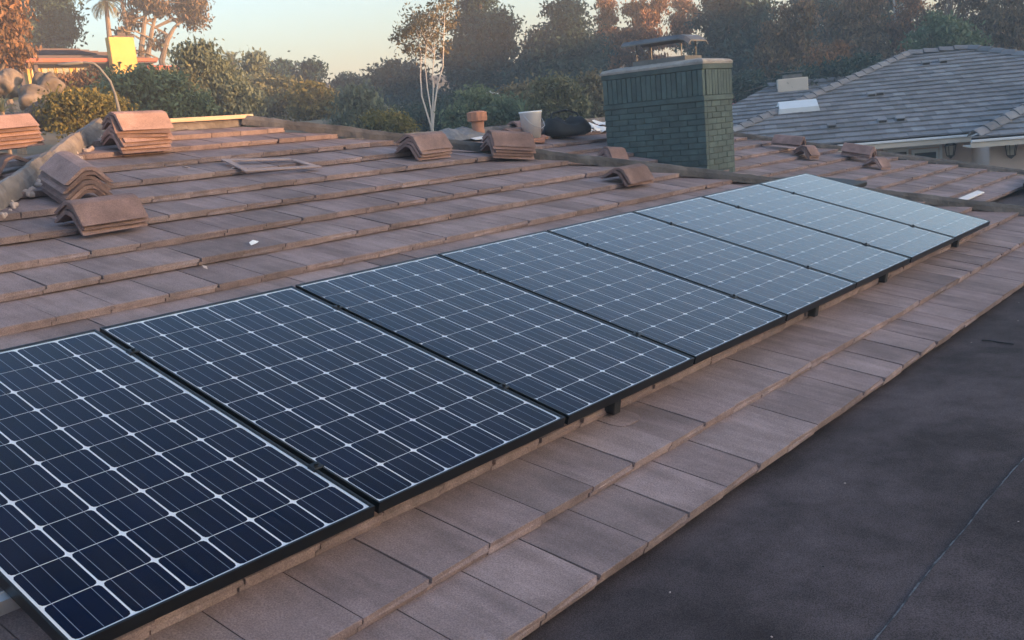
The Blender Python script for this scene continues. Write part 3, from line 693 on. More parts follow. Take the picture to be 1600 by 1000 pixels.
# lower wing at the back left, with a pale chimney block
FW = nframe(atd(1240, 160, 33), PN)
wp = [onplane(*p, FW, 0) for p in ((1143, 161), (1200, 138), (1330, 122))]
wr = link('roof', MB().prism([(wp[0].x-2.6, -3.2), (9, -3.2), (9, wp[2].y-.02), (wp[1].x, wp[2].y-.02)], -.12, -.06).mesh('roof', m_deck), nb, FW)
hs = (wp[1].x - wp[0].x + 2.6) / (wp[2].y + 3.2)
tag(link('tile_field', field(FW, wp[0].x-3, 6, -3.2, wp[2].y, [(-1, hs, -wp[1].x + hs*wp[2].y), (0, 1, wp[2].y)]).mesh('tile_field', m_grey_tile), wr, FW), kind='stuff')
caps(FW @ V((wp[1].x, wp[2].y, 0)), FW @ V((6, wp[2].y, 0)), wr)
q = FW @ onplane(1238, 136, FW, 0)
ck = link('chimney', MB().bbox(-.48, -.3, -.9, .48, .3, .28, .02).mesh('chimney', m_fascia), nb, frame(q, E3, G3, UPZ)); ck['label'] = 'low pale chimney block on the grey roof'
link('chimney_top', MB().bbox(-.3, -.2, .28, .3, .2, .40, .01).box(-.4, -.25, .47, .4, .25, .49).mesh('chimney_top', m_metal), ck, frame(q, E3, G3, UPZ))
# front wing at the right edge
FF = nframe(atd(1560, 210, 24.7), PN)
a = onplane(1518, 213, FF, 0); u0 = a.x
fw = link('roof', MB().prism([(u0, .02), (9, .02), (9, 4.4), (u0+4.4*k18, 4.4)], -.10, -.05).mesh('roof', m_deck), nb, FF)
tag(link('tile_field', field(FF, u0-.3, 8, 0, 4.4, [(-1, k18, -u0), (0, 1, 4.4)]).mesh('tile_field', m_grey_tile), fw, FF), kind='stuff')
caps(FF @ V((u0+.05, .05, 0)), FF @ V((u0+4.4*k18, 4.4, 0)), fw, ln=.40, w=.17, h=.09)
# eaves: gutter lip, fascia, soffit; walls, doors, lanterns
def horiz(F): return frame(F.to_translation(), E3, G3, UPZ)
HN, HF = horiz(FN), horiz(FF)
uL = NU0 - NRV*k18
for Hh, x0, x1, nm in ((HN, uL, onplane(1513, 207, FN, 0).x+.5, 0), (HF, u0-.02, 9, 1)):
    link('gutter', MB().bbox(x0, -.10, -.13, x1, .0, -.075, .008).mesh('gutter', m_gutter), nb, Hh)
    link('fascia', MB().box(x0, -.06, -.25, x1, .03, -.131).mesh('fascia', m_fascia), nb, Hh)
    link('soffit', MB().box(x0, .031, -.25, x1, .75, -.22).mesh('soffit', m_fascia), nb, Hh)
wall = link('wall', MB().box(uL+.7, .75, -3.2, 10.5, 8, -.221).mesh('wall', m_wall), nb, HN)
wallf = link('wall', MB().box(u0+.55, .75, -3.3, 9, 8, -.221).mesh('wall', m_wall), nb, HF)
def wallpt(px, py, Hh, y):
    r = V(ray(px, py)); Hi = Hh.inverted(); o = Hi @ V(CAMC); d = Hi.to_3x3() @ r; return o + d*((y-o.y)/d.y)
for px0, px1 in ((1386, 1419), (1424, 1466)):
    a, b2 = wallpt(px0, 231, HN, .75), wallpt(px1, 231, HN, .75); x0, x1, zt_ = a.x, b2.x, b2.z
    d = link('door', MB().bbox(x0, .70, zt_-2.1, x1, .752, zt_, .006).mesh('door', m_door), nb, HN)
    w = x1-x0
    link('pane', MB().box(x0+.1*w, .690, zt_-1.95, x1-.1*w, .699, zt_-.09).mesh('pane', m_pane), d, HN)
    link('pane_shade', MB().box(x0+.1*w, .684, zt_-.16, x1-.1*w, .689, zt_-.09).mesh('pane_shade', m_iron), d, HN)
a, b2 = wallpt(1380, 229, HN, .75), wallpt(1472, 229, HN, .75)
link('door_frame', MB().box(a.x, .72, a.z-2.2, a.x+.07, .76, b2.z+.07).box(b2.x-.07, .72, a.z-2.2, b2.x, .76, b2.z+.07).box(a.x+.071, .72, b2.z+.005, b2.x-.071, .76, b2.z+.069).mesh('door_frame', m_gutter), nb, HN)
for k, (px, py, Hh) in enumerate(((1485, 234, HN), (1580, 233, HF))):
    p = wallpt(px, py, Hh, .62); Lm = Hh @ T(p)
    g = thing('wall_lantern', ['black iron lantern on the stucco wall right of the white doors', 'black iron lantern on the wall at the right picture edge'][k], 'lantern', Lm, 'lanterns on the stucco wall')
    mb = MB(); mb.lathe([(.0,.26),(.02,.22),(.05,.20),(.13,.12),(.135,.10),(.0,.10)], 6); mb.lathe([(.0,-.22),(.03,-.2),(.09,-.15),(.09,-.13),(.0,-.13)], 6); mb.box(-.025,.0,.05,.025,.14,.10); mb.box(-.05,.11,-.05,.05,.13,.15)
    for j in range(6): mb.tube([(.125*math.cos(j*PI/3), .125*math.sin(j*PI/3), .10), (.088*math.cos(j*PI/3), .088*math.sin(j*PI/3), -.14)], .010, 5)
    link('cage', mb.mesh('cage', m_iron), g, Lm)
    link('glass', MB().lathe([(.075,-.13),(.108,.10)], 6).mesh('glass', m_lamp), g, Lm)
# skylight, paired vents
p = onplane(1247, 169, FN, .0)
sk = link('skylight', MB().add([(-.55,-.36,-.03),(.55,-.36,-.03),(.55,.36,-.03),(-.55,.36,-.03),(-.5,-.31,.12),(.5,-.31,.12),(.5,.31,.12),(-.5,.31,.12)], [(4,5,6,7),(0,1,5,4),(1,2,6,5),(2,3,7,6),(3,0,4,7)]).mesh('skylight', m_door), roof, FN @ T(p))
sk['label'] = 'white skylight dome on the grey roof'
for px, py in ((1446, 99), (1473, 96), (1361, 148), (1374, 146), (1378, 189), (1406, 186), (1299, 197)):
    p = onplane(px, py, FN, .0); link('roof_vent', MB().bbox(-.11,-.12,-.02,.11,.10,.07,.01).box(-.085,-.128,.0,.085,-.121,.05, 1).mesh('roof_vent', [m_grey_tile, m_iron]), roof, FN @ T(p))
q = atd(1165, 150, 40)
rr = thing('red_tile_roof', 'sliver of a red tiled roof beyond the chimney', 'house', T((q.x, q.y, -1)))
FRr = nframe(q, PN)
link('roof', field(FRr, -3, 2.2, -1.2, .35, [(0,1,.35)], .22, .3).mesh('roof', m_red), rr, FRr)
link('wall', MB().box(-2.8, -.9, -4.5, 2.0, 2, -.55).mesh('wall', m_wall), rr, horiz(FRr))

# ------------------------------------------------------------------ house on the hillside, top left
YH = 40.0
hh = thing('hill_house', 'low hillside house with sunlit yellow walls and a bright yellow chimney', 'house', T((21, 42, 3)))
def hx(px, py=100): return aty(px, py, YH).x
def hz(px, py): return aty(px, py, YH).z
x0, x1, ze = hx(20), hx(233, 95), hz(130, 95)
hroof = link('roof', MB().add([(x0, YH-.6, ze), (x1, YH-.6, ze), (x1-1.2, YH+4.5, ze+1.05), (x0+1.2, YH+4.5, ze+1.05), (x0, YH+9.5, ze), (x1, YH+9.5, ze)], [(0,1,2,3),(4,3,2,5),(0,3,4),(1,5,2)]).mesh('roof', m_hroof), hh)
for k in range(9):                                  # shingle courses
    t0 = k/9; yy = YH-.6+5.1*t0; zz = ze+1.05*t0
    link('shingle_course', MB().box(x0+1.2*t0+.05, yy, zz+.01, x1-1.2*t0-.05, yy+.10, zz+.055).mesh('shingle_course', m_hroof), hroof)
link('fascia', MB().box(x0-.02, YH-.68, ze-.11, x1+.02, YH-.605, ze+.03).mesh('fascia', m_hfascia), hh)
for xx in (x0-.02, x1-.05): link('fascia', MB().box(xx, YH-.6, ze-.15, xx+.07, YH+9.5, ze+.0).mesh('fascia', m_hfascia), hh)
link('soffit', MB().box(x0, YH-.6, ze-.17, x1, YH+9, ze-.12).mesh('soffit', m_hdark), hh)
for k in range(4):                                  # dark solar panels on its roof
    xa = hx(28) + k*.98; fr_ = frame((xa, YH+.7, ze+.34), (1,0,0), V((0,5.1,1.05)).normalized(), V((0,-1.05,5.1)).normalized())
    link('roof_panel', MB().bbox(0, 0, 0, .95, 1.7, .05, .01).mesh('roof_panel', m_cell), hroof, fr_)
wz0 = 2.2
link('wall', MB().box(hx(50, 115), YH+.4, wz0, hx(156, 115), YH+8, ze-.175).mesh('wall', m_hwall), hh)
link('wall', MB().box(x0+.4, YH+2.2, wz0, hx(50, 115)-.01, YH+8, ze-.175).mesh('wall', m_hwall), hh)
link('wall', MB().box(hx(196, 115)+.05, YH+1.0, wz0, hx(228, 115), YH+8, ze-.175).mesh('wall', m_hwall), hh)
for k, (pa_, pb_) in enumerate(((57, 66), (74, 92), (97, 116), (128, 148))):
    xa, xb = hx(pa_, 115), hx(pb_, 115); zt_ = hz(100, 105); zb = hz(100, 128)
    w = link('window', MB().box(xa-.05, YH+.34, zb-.1, xb+.05, YH+.399, zb-.001).box(xa-.05, YH+.34, zt_+.001, xb+.05, YH+.399, zt_+.07).box(xa-.05, YH+.34, zb, xa, YH+.399, zt_).box(xb, YH+.34, zb, xb+.05, YH+.399, zt_).box((xa+xb)/2-.02, YH+.35, zb, (xa+xb)/2+.02, YH+.399, zt_).mesh('window', m_hwall), hh)
    link('pane', MB().box(xa, YH+.37, zb, (xa+xb)/2-.021, YH+.396, zt_).box((xa+xb)/2+.021, YH+.37, zb, xb, YH+.396, zt_).mesh('pane', m_pane), w)
for px in (24, 48):
    link('post', MB().box(hx(px, 115), YH-.4, wz0, hx(px, 115)+.16, YH-.24, ze-.175).mesh('post', m_hdark), hh)
hc = link('chimney', MB().bbox(hx(157, 90), YH-.95, wz0, hx(196, 90), YH-.62, hz(177, 62), .02).mesh('chimney', m_hwall), hh); hc['label'] = 'bright yellow sunlit chimney of the hillside house'
link('chimney_cap', MB().bbox(hx(160, 62), YH-.93, hz(177, 62), hx(193, 62), YH-.64, hz(177, 62)+.07, .01).box(hx(168, 60), YH-.88, hz(177, 62)+.075, hx(180, 60), YH-.68, hz(177, 62)+.19).mesh('chimney_cap', m_hdark), hc)
xa, xb, zl = hx(205, 107), hx(255, 107), hz(230, 108)
link('porch_roof', MB().add([(xa, YH-1.2, zl), (xb, YH-1.2, zl), (xb-.5, YH+2.5, zl+.5), (xa, YH+2.5, zl+.5), (xa, YH+2.5, zl-.1), (xb, YH+2.5, zl-.1)], [(0,1,2,3),(1,5,2),(0,3,4),(0,4,5,1)]).mesh('porch_roof', m_hroof), hh)
link('fascia', MB().box(xa, YH-1.28, zl-.16, xb+.02, YH-1.205, zl+.02).mesh('fascia', m_hfascia), hh)
for t_ in (.12, .4, .68, .95): link('post', MB().box(xa+(xb-xa)*t_, YH-1.15, wz0, xa+(xb-xa)*t_+.12, YH-1.03, zl-.17).mesh('post', m_hfascia), hh)
for k in range(14):                                 # reddish fence right of the porch
    xx = xb + .12 + k*.17; link('picket', MB().box(xx, YH-1.0, wz0+.3, xx+.09, YH-.96, hz(265, 113)+.04*math.sin(k*2.3)).mesh('picket', m_hfascia), hh)

# ------------------------------------------------------------------ boulders on the bank
def boulder(px, py, rx, ry, D, label, seed):
    r = np.random.default_rng(seed); c = atd(px, py, D); s = D/FPX*1.02; a, b2 = rx*s, ry*s; nu, nv = 44, 26
    ph = r.uniform(0, 6, (5, 3)); fr_ = r.uniform(1.2, 3.4, (5, 3)); vs = []
    for j in range(nv+1):
        t = PI*j/nv
        for i in range(nu):
            f = 2*PI*i/nu; d = np.array([math.sin(t)*math.cos(f), math.sin(t)*math.sin(f), math.cos(t)])
            w = 1 + sum(.075*math.sin(d @ fr_[k] * 1.5 + ph[k][0]) * math.cos(d[0]*fr_[k][1]+ph[k][1]) for k in range(5))
            w += sum(.03*math.sin(d[k % 3]*7.3 + d[(k+1) % 3]*6.1*fr_[k][0]/2 + ph[k][2]) for k in range(5)) + float(r.normal(0, .008)); w *= .93 if (d @ fr_[1])*1.0 > 2.2 else 1
            vs.append((d[0]*a*w, d[1]*a*.95*w, d[2]*b2*w))
    fs = [(j*nu+i, (j+1)*nu+i, (j+1)*nu+(i+1)%nu, j*nu+(i+1)%nu) for j in range(nv) for i in range(nu)]
    tag(link('boulder', MB().add(vs, fs).mesh('boulder', m_boulder, True), None, T(c) @ RZ(float(r.uniform(0,6)))), label, 'boulder', 'boulders on the bank')
boulder(8, 132, 20, 19, 23, 'tall sunlit boulder at the left picture edge below the hillside house', 1)
boulder(74, 134, 19, 18, 22.5, 'upright grey boulder below the sunlit windows of the hillside house', 2)
boulder(56, 156, 22, 20, 22, 'large boulder just below the upright grey boulder', 3)
boulder(66, 182, 22, 20, 21, 'lower boulder behind the left hip of the roof', 4)
boulder(44, 183, 11, 10, 20, 'small round pale boulder with a sunlit face', 5)
boulder(14, 196, 34, 16, 20.5, 'low orange lit boulder behind the left edge ridge tile stack', 6)
boulder(84, 165, 14, 26, 23, 'narrow dark boulder half hidden by the yellow green bush', 7)

# ------------------------------------------------------------------ street lamps
def lamp(pts, D, r0, label, mt, headlen):
    P_ = [atd(*p, D) for p in pts]; g0 = V((P_[-1].x, P_[-1].y, float(ground_h(P_[-1].x, P_[-1].y))-.2))
    g = thing('street_lamp', label, 'street lamp', T(g0))
    link('pole', MB().tube([g0, P_[-1]] + P_[::-1][1:], [r0*1.3, r0*1.1] + [r0*.75]*(len(P_)-1), 8).mesh('pole', mt, True), g)
    d = (P_[0]-P_[1]).normalized(); s = d.cross(UPZ).normalized(); n = 12; vs = []
    for i in range(n+1):
        t = i/n; w = headlen*.2*math.sin(PI*min(1, .12+t*.88))**.6
        for k in range(8): a = 2*PI*k/8; vs.append(P_[0] + d*headlen*(t-.25) + s*w*math.cos(a) + UPZ*(w*.45*math.sin(a)))
    fs = [(i*8+k, i*8+(k+1)%8, (i+1)*8+(k+1)%8, (i+1)*8+k) for i in range(n) for k in range(8)] + [tuple(range(8))[::-1], tuple(n*8+k for k in range(8))]
    link('lamp_head', MB().add(vs, fs).mesh('lamp_head', mt, True), g)
lamp([(119, 99), (134, 97.5), (146, 99), (155, 106), (163, 116), (172, 127), (180, 148), (187, 178)], 18, .03, 'grey curved street lamp in front of the hillside house', m_lampgrey, .42)
lamp([(762, 144), (770, 144), (778, 147), (786, 153), (789, 160), (790, 185)], 34, .06, 'thin white street lamp arm above the bushes left of the chimney', m_lampw, .4)

# ------------------------------------------------------------------ trees and shrubs
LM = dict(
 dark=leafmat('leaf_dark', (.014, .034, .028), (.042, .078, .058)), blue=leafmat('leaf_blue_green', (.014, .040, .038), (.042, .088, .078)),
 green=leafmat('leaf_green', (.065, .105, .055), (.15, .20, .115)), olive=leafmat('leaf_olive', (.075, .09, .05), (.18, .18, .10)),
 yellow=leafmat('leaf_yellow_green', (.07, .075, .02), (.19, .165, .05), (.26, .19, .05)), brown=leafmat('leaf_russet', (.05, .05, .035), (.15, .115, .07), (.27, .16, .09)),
 pale=leafmat('leaf_pale_sage', (.075, .10, .075), (.16, .19, .13)), russet_sunlit=leafmat('leaf_russet_sunlit', (.08, .06, .035), (.27, .15, .08), (.42, .21, .10)), tan=leafmat('leaf_tan', (.09, .08, .045), (.20, .17, .10)))  # orange leaves brightened: low sunlight on the trees is put into their colour
def quads(P, D, Wd, mat_, name):                     # P centres, D length vectors, Wd width vectors -> leaf shaped quads
    n = len(P); v = np.empty((n, 4, 3)); v[:,0] = P - D*.5; v[:,1] = P + Wd*.5 - D*.05; v[:,2] = P + D*.5; v[:,3] = P - Wd*.5 - D*.05
    me_ = bpy.data.meshes.new(name); me_.vertices.add(n*4); me_.vertices.foreach_set('co', v.astype(np.float32).ravel())
    me_.loops.add(n*4); me_.loops.foreach_set('vertex_index', np.arange(n*4, dtype=np.int32))
    me_.polygons.add(n); me_.polygons.foreach_set('loop_start', np.arange(0, n*4, 4, dtype=np.int32))
    me_.update(calc_edges=True); me_.materials.append(mat_); return me_
def unit(a): return a / np.maximum(np.linalg.norm(a, axis=1, keepdims=True), 1e-6)
def crown(ells, nleaf, lsz, mat_, r, clump=.5, per=70, droop=.3, hollow=.45):
    ws = np.array([e[1][0]*e[1][1]*e[1][2] for e in ells])**.8; ws /= ws.sum(); Ps, Cs = [], []
    for (c, rad), w in zip(ells, ws):
        nc = max(5, int(nleaf*w/per)); d = unit(r.normal(size=(nc, 3))); rr = (hollow**3 + (1-hollow**3)*r.random(nc))**(1/3)
        rr *= 1 + .13*np.sin(d[:,0]*4+d[:,2]*5+c[0]) + r.normal(0, .07, nc)
        cc = np.array(c) + d*rr[:,None]*np.array(rad); Cs.append(cc)
        sz = clump*r.uniform(.55, 1.35, nc); k = r.integers(0, nc, int(nleaf*w))
        off = r.normal(size=(len(k), 3)) * np.array([1, 1, .62]); Ps.append(cc[k] + off*(sz[k]*.55)[:,None])
    P_ = np.concatenate(Ps); n = len(P_); d = unit(r.normal(size=(n, 3)) + np.array([0, 0, -droop*2])); w = unit(np.cross(d, r.normal(size=(n, 3))))
    l = lsz*r.uniform(.6, 1.4, n)[:,None]
    return P_, d*l, w*l*.42, np.concatenate(Cs)
def tree(name, label, cat, D, ells_px, nleaf, mt, lsz=.2, clump=.55, bark=None, trunk_r=.16, stems=None, droop=.3, per=105, group=None, seed=None, limbs=26, hollow=.45, deep=.9):
    r = np.random.default_rng(seed if seed is not None else abs(hash_(label)) % 100000); ells = []
    for px, py, rx, ry in ells_px:
        c = atd(px, py, D + float(r.uniform(-.6, .6))); k = (c - V(CAMC)).length/FPX; ells.append((tuple(c), (rx*k, rx*k*deep, ry*k)))
    vol = np.array([e[1][0]*e[1][2] for e in ells]); cen = sum(np.array(e[0])*w for e, w in zip(ells, vol/vol.sum()))
    gz = float(ground_h(cen[0], cen[1])); base = V((cen[0], cen[1], gz)); root = thing(name, label, cat, T(base), group)
    P_, Dv, Wv, Cs = crown(ells, nleaf, lsz, LM[mt], r, clump, per, droop, hollow)
    B_ = np.array(base)
    link('crown', quads(P_-B_, Dv, Wv, LM[mt], 'crown'), root, T(base))
    mb = MB(); lines = []
    if stems:
        for st in stems: lines.append([atd(px, py, D) for px, py in st])
        for ln_ in lines:
            b0 = ln_[0].copy(); b0.z = min(gz, b0.z)-.3; ln_.insert(0, V((base.x*.5+b0.x*.5, base.y*.5+b0.y*.5, b0.z)))
    else:
        top = max(ells, key=lambda e: e[0][2])[0]; j = lambda s: V((r.normal(0, s), r.normal(0, s), 0)); b0 = base - UPZ*.3; tp = V(top)
        lines.append([b0, b0.lerp(tp, .3)+j(.12), b0.lerp(tp, .6)+j(.2), tp])
    for ln_ in lines: mb.tube(ln_, [trunk_r*(1-.75*i/(len(ln_)-1)) for i in range(len(ln_))], 7)
    for c in Cs[r.permutation(len(Cs))[:limbs]]:
        c = V(c); ln_ = lines[int(r.integers(len(lines)))]; cand = []
        for i in range(len(ln_)-1):
            for t in (.0, .33, .66): cand.append(ln_[i].lerp(ln_[i+1], t))
        cand = [q for q in cand if q.z < c.z - .2] or [ln_[-2]]
        q = min(cand, key=lambda q: (q-c).length + .3*abs(c.z-q.z)); m = q.lerp(c, .5) + V((0, 0, .12*(c-q).length))
        mb.tube([q, m, c], [trunk_r*.32, trunk_r*.2, trunk_r*.06], 5, cap=False)
    mb.v = [tuple(V(p)-base) for p in mb.v]
    link('trunk', mb.mesh('trunk', bark or m_bark), root, T(base)); return root
def hash_(s):
    h = 7
    for ch in s: h = (h*31 + ord(ch)) % 1000003
    return h
BG = 'trees behind the roofs'
TR = [
 # left
 ('leafy_tree', 'orange lit tree at the left picture edge above the boulders', 30, [(0,60,26,42),(-8,20,26,30),(10,92,18,22)], 9000, 'russet_sunlit', .16, .35, None),
 ('dark_tree', 'tall dark tree behind the left end of the hillside house', 56, [(70,20,42,48),(40,45,30,34),(95,50,22,32),(66,-20,36,30)], 15000, 'dark', .24, .6, None),
 ('eucalyptus_tree', 'eucalyptus with several dark leaning trunks right of the palm', 52, [(198,48,12,30),(210,14,14,20),(245,0,26,20),(285,14,28,24),(300,26,14,14),(244,62,12,12)], 7500, 'brown', .2, .5, [[(207,88),(200,50),(192,10),(188,-20)], [(220,88),(224,50),(229,5),(232,-25)], [(231,88),(238,45),(246,15)], [(253,95),(262,62),(272,44),(292,24)]]),
 ('juniper_tree', 'large pale green juniper right of the hillside house', 27, [(318,120,28,46),(296,150,34,40),(345,150,32,45),(315,88,16,20),(370,165,30,34)], 20000, 'pale', .13, .3, None),
 ('green_hedge', 'grey green hedge below the yellow chimney of the hillside house', 24, [(205,142,40,22),(245,150,42,32),(285,172,40,26),(235,178,50,22)], 20000, 'green', .12, .28, None),
 ('hedge_bush', 'olive hedge top catching light below the porch of the hillside house', 27, [(250,132,36,12),(285,130,24,12)], 7000, 'olive', .12, .25, None),
 ('sunlit_bush', 'yellow green bush beside the boulders behind the fanned tile stack', 20, [(125,166,36,18),(150,180,36,18),(110,186,24,14)], 14000, 'yellow', .09, .22, None),
 ('red_lit_bush', 'reddish bush in front of the hillside house windows', 33, [(118,126,26,5),(138,124,14,5)], 3500, 'russet_sunlit', .12, .25, None),  # the red light on this bush is put into its leaf colour
 ('slim_conifer', 'slim grey green conifer right of the small palm', 44, [(398,120,15,26),(399,98,9,14),(398,150,22,22)], 7000, 'pale', .2, .4, None),
 ('round_tree', 'blue green round tree left of the sky gap', 62, [(432,112,16,11),(444,107,10,8),(425,122,14,10)], 4500, 'blue', .28, .5, None),
 ('round_tree', 'dark square topped tree standing at the sky gap', 58, [(483,118,16,15),(476,130,14,14),(490,108,8,8)], 5500, 'blue', .26, .45, None),
 ('hillside_bush', 'dull green bushes under the blue green round tree', 40, [(430,150,34,24),(410,165,30,26),(455,148,24,14)], 10000, 'olive', .2, .45, None),
 ('sunlit_tree', 'golden sunlit shrub in the low gap between the trees', 38, [(490,163,34,22),(476,150,18,14),(512,170,16,14)], 9000, 'yellow', .18, .4, None),
 ('umbrella_pine', 'dark flat crowned pine right of the sky gap', 56, [(548,128,18,9),(566,140,34,14),(590,146,22,12),(530,148,18,10)], 8000, 'blue', .24, .45, None),
 ('weeping_tree', 'soft green weeping tree behind the left part of the right hip', 30, [(560,165,18,26),(575,185,26,22),(545,190,20,14)], 9000, 'pale', .16, .35, None),
 ('yellow_tipped_bush', 'low bush with yellow tips above the four tile stack', 24, [(612,196,22,13),(628,200,14,10),(592,192,14,10)], 6000, 'yellow', .10, .22, None),
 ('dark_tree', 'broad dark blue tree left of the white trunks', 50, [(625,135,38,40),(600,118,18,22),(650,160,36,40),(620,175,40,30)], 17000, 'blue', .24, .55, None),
 ('white_trunk_tree', 'thin crowned tree with pale forked trunks', 31, [(648,50,24,20),(628,66,22,16),(665,32,20,18),(690,25,22,26),(698,2,16,16),(645,28,10,12),(672,70,30,16)], 2900, 'tan', .12, .34, [[(674,200),(668,180),(659,150),(657,120),(658,85),(650,45)], [(675,200),(674,175),(668,140),(664,100),(668,50)], [(676,200),(676,170),(677,140),(676,112),(680,70)], [(676,200),(679,165),(684,130),(692,105),(693,70),(695,20)]]),
 ('tall_dark_tree', 'tallest dark tree in the middle, right of the pale trunks', 48, [(745,25,32,36),(770,60,36,44),(735,90,44,48),(775,120,44,50),(730,150,46,40),(748,-15,22,22),(790,45,14,30)], 26000, 'blue', .23, .55, None),
 ('leafy_tree', 'dark grey green tree left of the orange lit trees', 46, [(880,45,38,36),(905,90,42,48),(865,95,38,40),(885,15,20,16),(835,120,40,36),(850,70,22,24),(900,150,40,40)], 24000, 'blue', .22, .55, None),
 ('sparse_tree', 'thin brownish tree beside the low sky left of the chimney', 52, [(832,78,16,18),(818,105,20,20),(840,60,10,12)], 4000, 'brown', .2, .5, None),
 ('orange_tree', 'left tall orange lit tree behind the chimney cap', 50, [(945,25,16,34),(950,70,26,34),(940,100,22,26)], 11000, 'russet_sunlit', .18, .45, None),
 ('orange_tree', 'broad orange lit tree right above the chimney cap', 50, [(1000,45,40,40),(985,85,34,34),(1020,15,26,26),(1010,95,30,26)], 17000, 'russet_sunlit', .18, .45, None),
 ('orange_tree', 'round orange lit tree top at the right of the chimney cap', 52, [(1070,22,24,26),(1060,55,22,24)], 7500, 'russet_sunlit', .18, .4, None),
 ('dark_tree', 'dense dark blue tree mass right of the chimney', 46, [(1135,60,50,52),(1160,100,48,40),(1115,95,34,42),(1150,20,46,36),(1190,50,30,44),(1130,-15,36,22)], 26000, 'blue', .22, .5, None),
 ('brown_tree', 'brown drooping tree left of the skylight roof', 40, [(1222,60,28,46),(1212,100,26,34),(1240,95,26,34),(1250,40,16,30)], 15000, 'brown', .16, .45, None),
 ('orange_bush', 'small orange tree above the grey hip', 38, [(1290,95,22,22),(1302,80,16,14),(1280,112,16,16)], 6500, 'russet_sunlit', .14, .35, None),
 ('brown_tree', 'tall brown tree behind the middle of the grey roof', 44, [(1335,50,38,50),(1320,92,34,34),(1360,88,30,30),(1340,5,30,26)], 18000, 'brown', .18, .5, None),
 ('dark_tree', 'dark tree behind the brown trees above the grey hip', 52, [(1290,35,38,46),(1270,-5,34,28),(1380,15,28,40),(1310,110,60,20)], 16000, 'dark', .22, .55, None),
 ('pale_eucalyptus', 'eucalyptus with pale orange stems against the bright sky', 46, [(1405,35,22,28),(1425,60,20,24),(1395,70,20,22),(1418,8,20,16)], 6000, 'russet_sunlit', .16, .45, [[(1404,120),(1405,80),(1400,40),(1396,-10)], [(1408,120),(1418,70),(1424,30),(1432,0)]]),
 ('brown_tree', 'open brown tree at the upper right above the grey ridge', 44, [(1475,30,30,30),(1500,62,34,28),(1460,70,26,22),(1530,20,28,30),(1490,-5,30,18)], 9500, 'brown', .17, .5, None),
 ('brown_tree', 'broad brown tree at the right picture edge', 42, [(1560,45,38,40),(1590,20,30,36),(1545,75,36,22),(1600,70,34,30)], 15000, 'brown', .17, .5, None),
 ('bamboo_clump', 'green arching clump above the grey roof ridge', 38, [(1465,55,14,22),(1490,60,18,18),(1445,66,18,12),(1510,68,14,12)], 8000, 'green', .18, .35, None),
 ('tan_bush', 'tan shrub behind the white bucket', 28, [(820,150,20,18),(800,158,18,16),(835,165,22,20)], 7000, 'tan', .12, .3, None),
 ('tan_bush', 'olive and tan shrub behind the black bag', 26, [(872,150,26,26),(860,170,28,18),(850,140,14,14),(890,172,26,16)], 11000, 'olive', .12, .3, None),
 ('tan_bush', 'pale dry shrub against the left side of the chimney', 28, [(930,165,22,18),(925,140,16,20),(940,185,20,12)], 6000, 'tan', .13, .3, None),
 ('green_shrub', 'mid green shrub behind the terracotta vent', 27, [(745,165,26,22),(770,180,30,20),(722,185,24,16),(790,170,20,18)], 11000, 'green', .12, .3, None),
 ('dark_shrub', 'dark shrub mass under the pale trunks', 34, [(680,190,50,18),(640,185,30,18),(705,170,30,20)], 11000, 'dark', .16, .4, None),
 ('dark_shrub', 'dark shrubs behind the grey hip right of the green chimney', 36, [(1170,135,34,20),(1250,130,44,16),(1330,110,44,14)], 10000, 'dark', .16, .4, None),
]
for name, label, D, el, nl, mt, ls, cl, st in TR:
    wild = mt in ('brown', 'russet_sunlit') and D > 35
    tree(name, label, 'tree' if ('tree' in name or 'pine' in name or 'eucal' in name or 'conifer' in name) else 'bush', D, el, int(nl*(.8 if wild else 1)), mt, ls, cl*(.85 if wild else 1), stems=st, per=170 if wild else 105, limbs=46 if wild else 26, hollow=.25 if wild else .45, bark=m_barkw if 'pale' in name or 'white' in name else None, trunk_r=.036 if st and 'white' in name else (.19 if st and D > 50 else .15), group=BG, droop=.8 if mt in ('brown', 'russet_sunlit', 'pale') else .25)
# palms
def palm(label, px, py, D, base_px, nf, fl_, tr):
    c = atd(px, py, D); b0 = atd(*base_px, D); gz = float(ground_h(b0.x, b0.y)); base = V((b0.x, b0.y, gz)); root = thing('palm_tree', label, 'palm', T(base)); r = np.random.default_rng(int(px))
    link('trunk', MB().tube([base-UPZ*.2, b0, b0.lerp(c, .5), c], [tr*1.25, tr, tr*.85, tr*.8], 9).mesh('trunk', m_bark), root)
    Ps, Ds, Ws = [], [], []
    for k in range(nf):
        a = k*2.4 + r.normal(0, .1); el = r.uniform(-.6, 1.25); L_ = fl_*r.uniform(.8, 1.1); h = np.array([math.cos(a), math.sin(a), 0.]); p = np.array(c)
        for t in np.linspace(0, 1, 16):
            ang = el - 1.5*t*t; d = h*math.cos(ang) + np.array([0,0,1.])*math.sin(ang); p = p + d*L_/16
            for s in (-1, 1):
                sd_ = np.cross(d, [0,0,1.]); sd_ = sd_/max(np.linalg.norm(sd_), 1e-4)
                ld = sd_*s*.8 + d*.6 + np.array([0,0,-.25]); ll = L_*.26*math.sin(PI*min(.97, .1+t*.85)); Ps.append(p+ld*ll*.5); Ds.append(ld*ll); Ws.append(d*.05*fl_)
    link('crown', quads(np.array(Ps), np.array(Ds), np.array(Ws), LM['olive'], 'crown'), root)
palm('tall thin palm whose crown is cut by the top edge above the yellow chimney', 165, 2, 58, (172, 66), 46, 1.25, .14)
palm('small palm on the skyline right of the juniper', 364, 97, 46, (366, 125), 34, .75, .12)
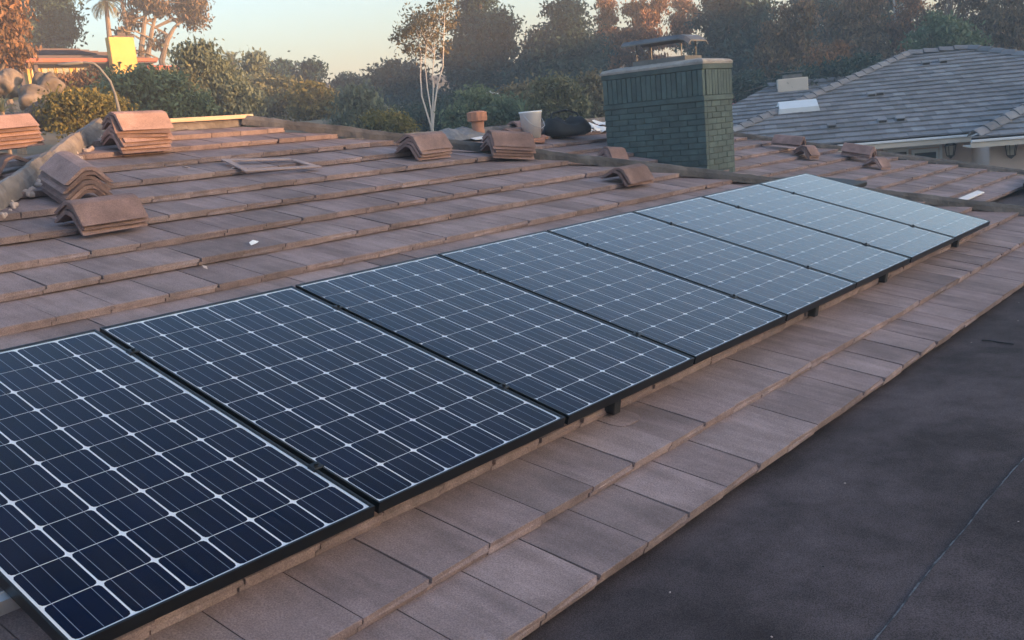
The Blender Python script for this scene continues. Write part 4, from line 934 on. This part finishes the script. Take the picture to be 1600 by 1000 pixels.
# agave at the left edge and reed blades behind the bucket
def blades(label, name, px, py, D, n, ln, w, spread, mt):
    c = atd(px, py, D); root = thing(name, label, 'plant', T(c)); r = np.random.default_rng(int(px+py))
    for k in range(n):
        a = r.uniform(0, 2*PI); e = r.uniform(*spread); L_ = ln*r.uniform(.7, 1.1); h = V((math.cos(a), math.sin(a), 0)); s = h.cross(UPZ); vs = []; m = 5
        for i in range(m+1):
            t = i/m; p = h*(math.cos(e-.5*t*t)*L_*t) + UPZ*(math.sin(e-.5*t*t)*L_*t); ww = w*(1-t)**.7
            vs += [p - s*ww, p + UPZ*(-.25*ww), p + s*ww]
        fs = []
        for i in range(m):
            for j in range(2): fs.append((i*3+j, i*3+j+1, i*3+j+4, i*3+j+3))
        link('blade', MB().add(vs, fs).mesh('blade', LM[mt]), root, T(c))
    mb = MB(); z0 = float(ground_h(c.x, c.y)); link('stem', MB().tube([V((c.x, c.y, z0-.1)), c + UPZ*.03], [w*1.6, w*1.2], 7).mesh('stem', m_bark), root)
blades('spiky pale agave at the left picture edge among the boulders', 'agave_plant', 4, 175, 20, 26, .50, .028, (.1, 1.4), 'pale')
blades('tall green reed blades behind the white bucket', 'reed_plant', 818, 190, 22, 22, .75, .016, (1.15, 1.55), 'green')
# unseen trees added on the rise to break up the low sun
r = np.random.default_rng(5); PP_, DD_, WW_ = [], [], []
for k, (x, y, sc) in enumerate(((20,-36,.7),(33,-38,.7),(40,-35,.8),(58,-36,.7),(74,-39,.8))):
    e = [((0,0,2.6),(2.2,2.2,1.6)), ((1.0,.4,3.6),(1.5,1.5,1.1)), ((-1,0,3.2),(1.4,1.4,1.2))]
    P_, Dv, Wv, Cs = crown(e, 5200, .26, LM['dark'], r, .5); PP_.append(P_*sc + np.array([x, y, float(ground_h(x, y))])); DD_.append(Dv); WW_.append(Wv)
tag(link('sun_break_trees', quads(np.concatenate(PP_), np.concatenate(DD_), np.concatenate(WW_), LM['dark'], 'sun_break_trees')), 'unseen dark trees added on the rise behind the camera to break up the low sun', 'scrub', kind='stuff')

# ------------------------------------------------------------------ evening haze
hm = bpy.data.materials.new('evening_haze'); hm.use_nodes = True; nt = hm.node_tree; nt.nodes.remove(nt.nodes['Principled BSDF'])
pv = N(nt, 'ShaderNodeVolumePrincipled'); pv.inputs['Color'].default_value = (.86, .93, 1.0, 1); pv.inputs['Density'].default_value = .0036; pv.inputs['Anisotropy'].default_value = .1
nt.links.new(pv.outputs[0], nt.nodes['Material Output'].inputs['Volume'])
tag(link('haze', MB().box(-172, -172, -6, 232, 232, 16.5).mesh('haze', hm)), kind='stuff')
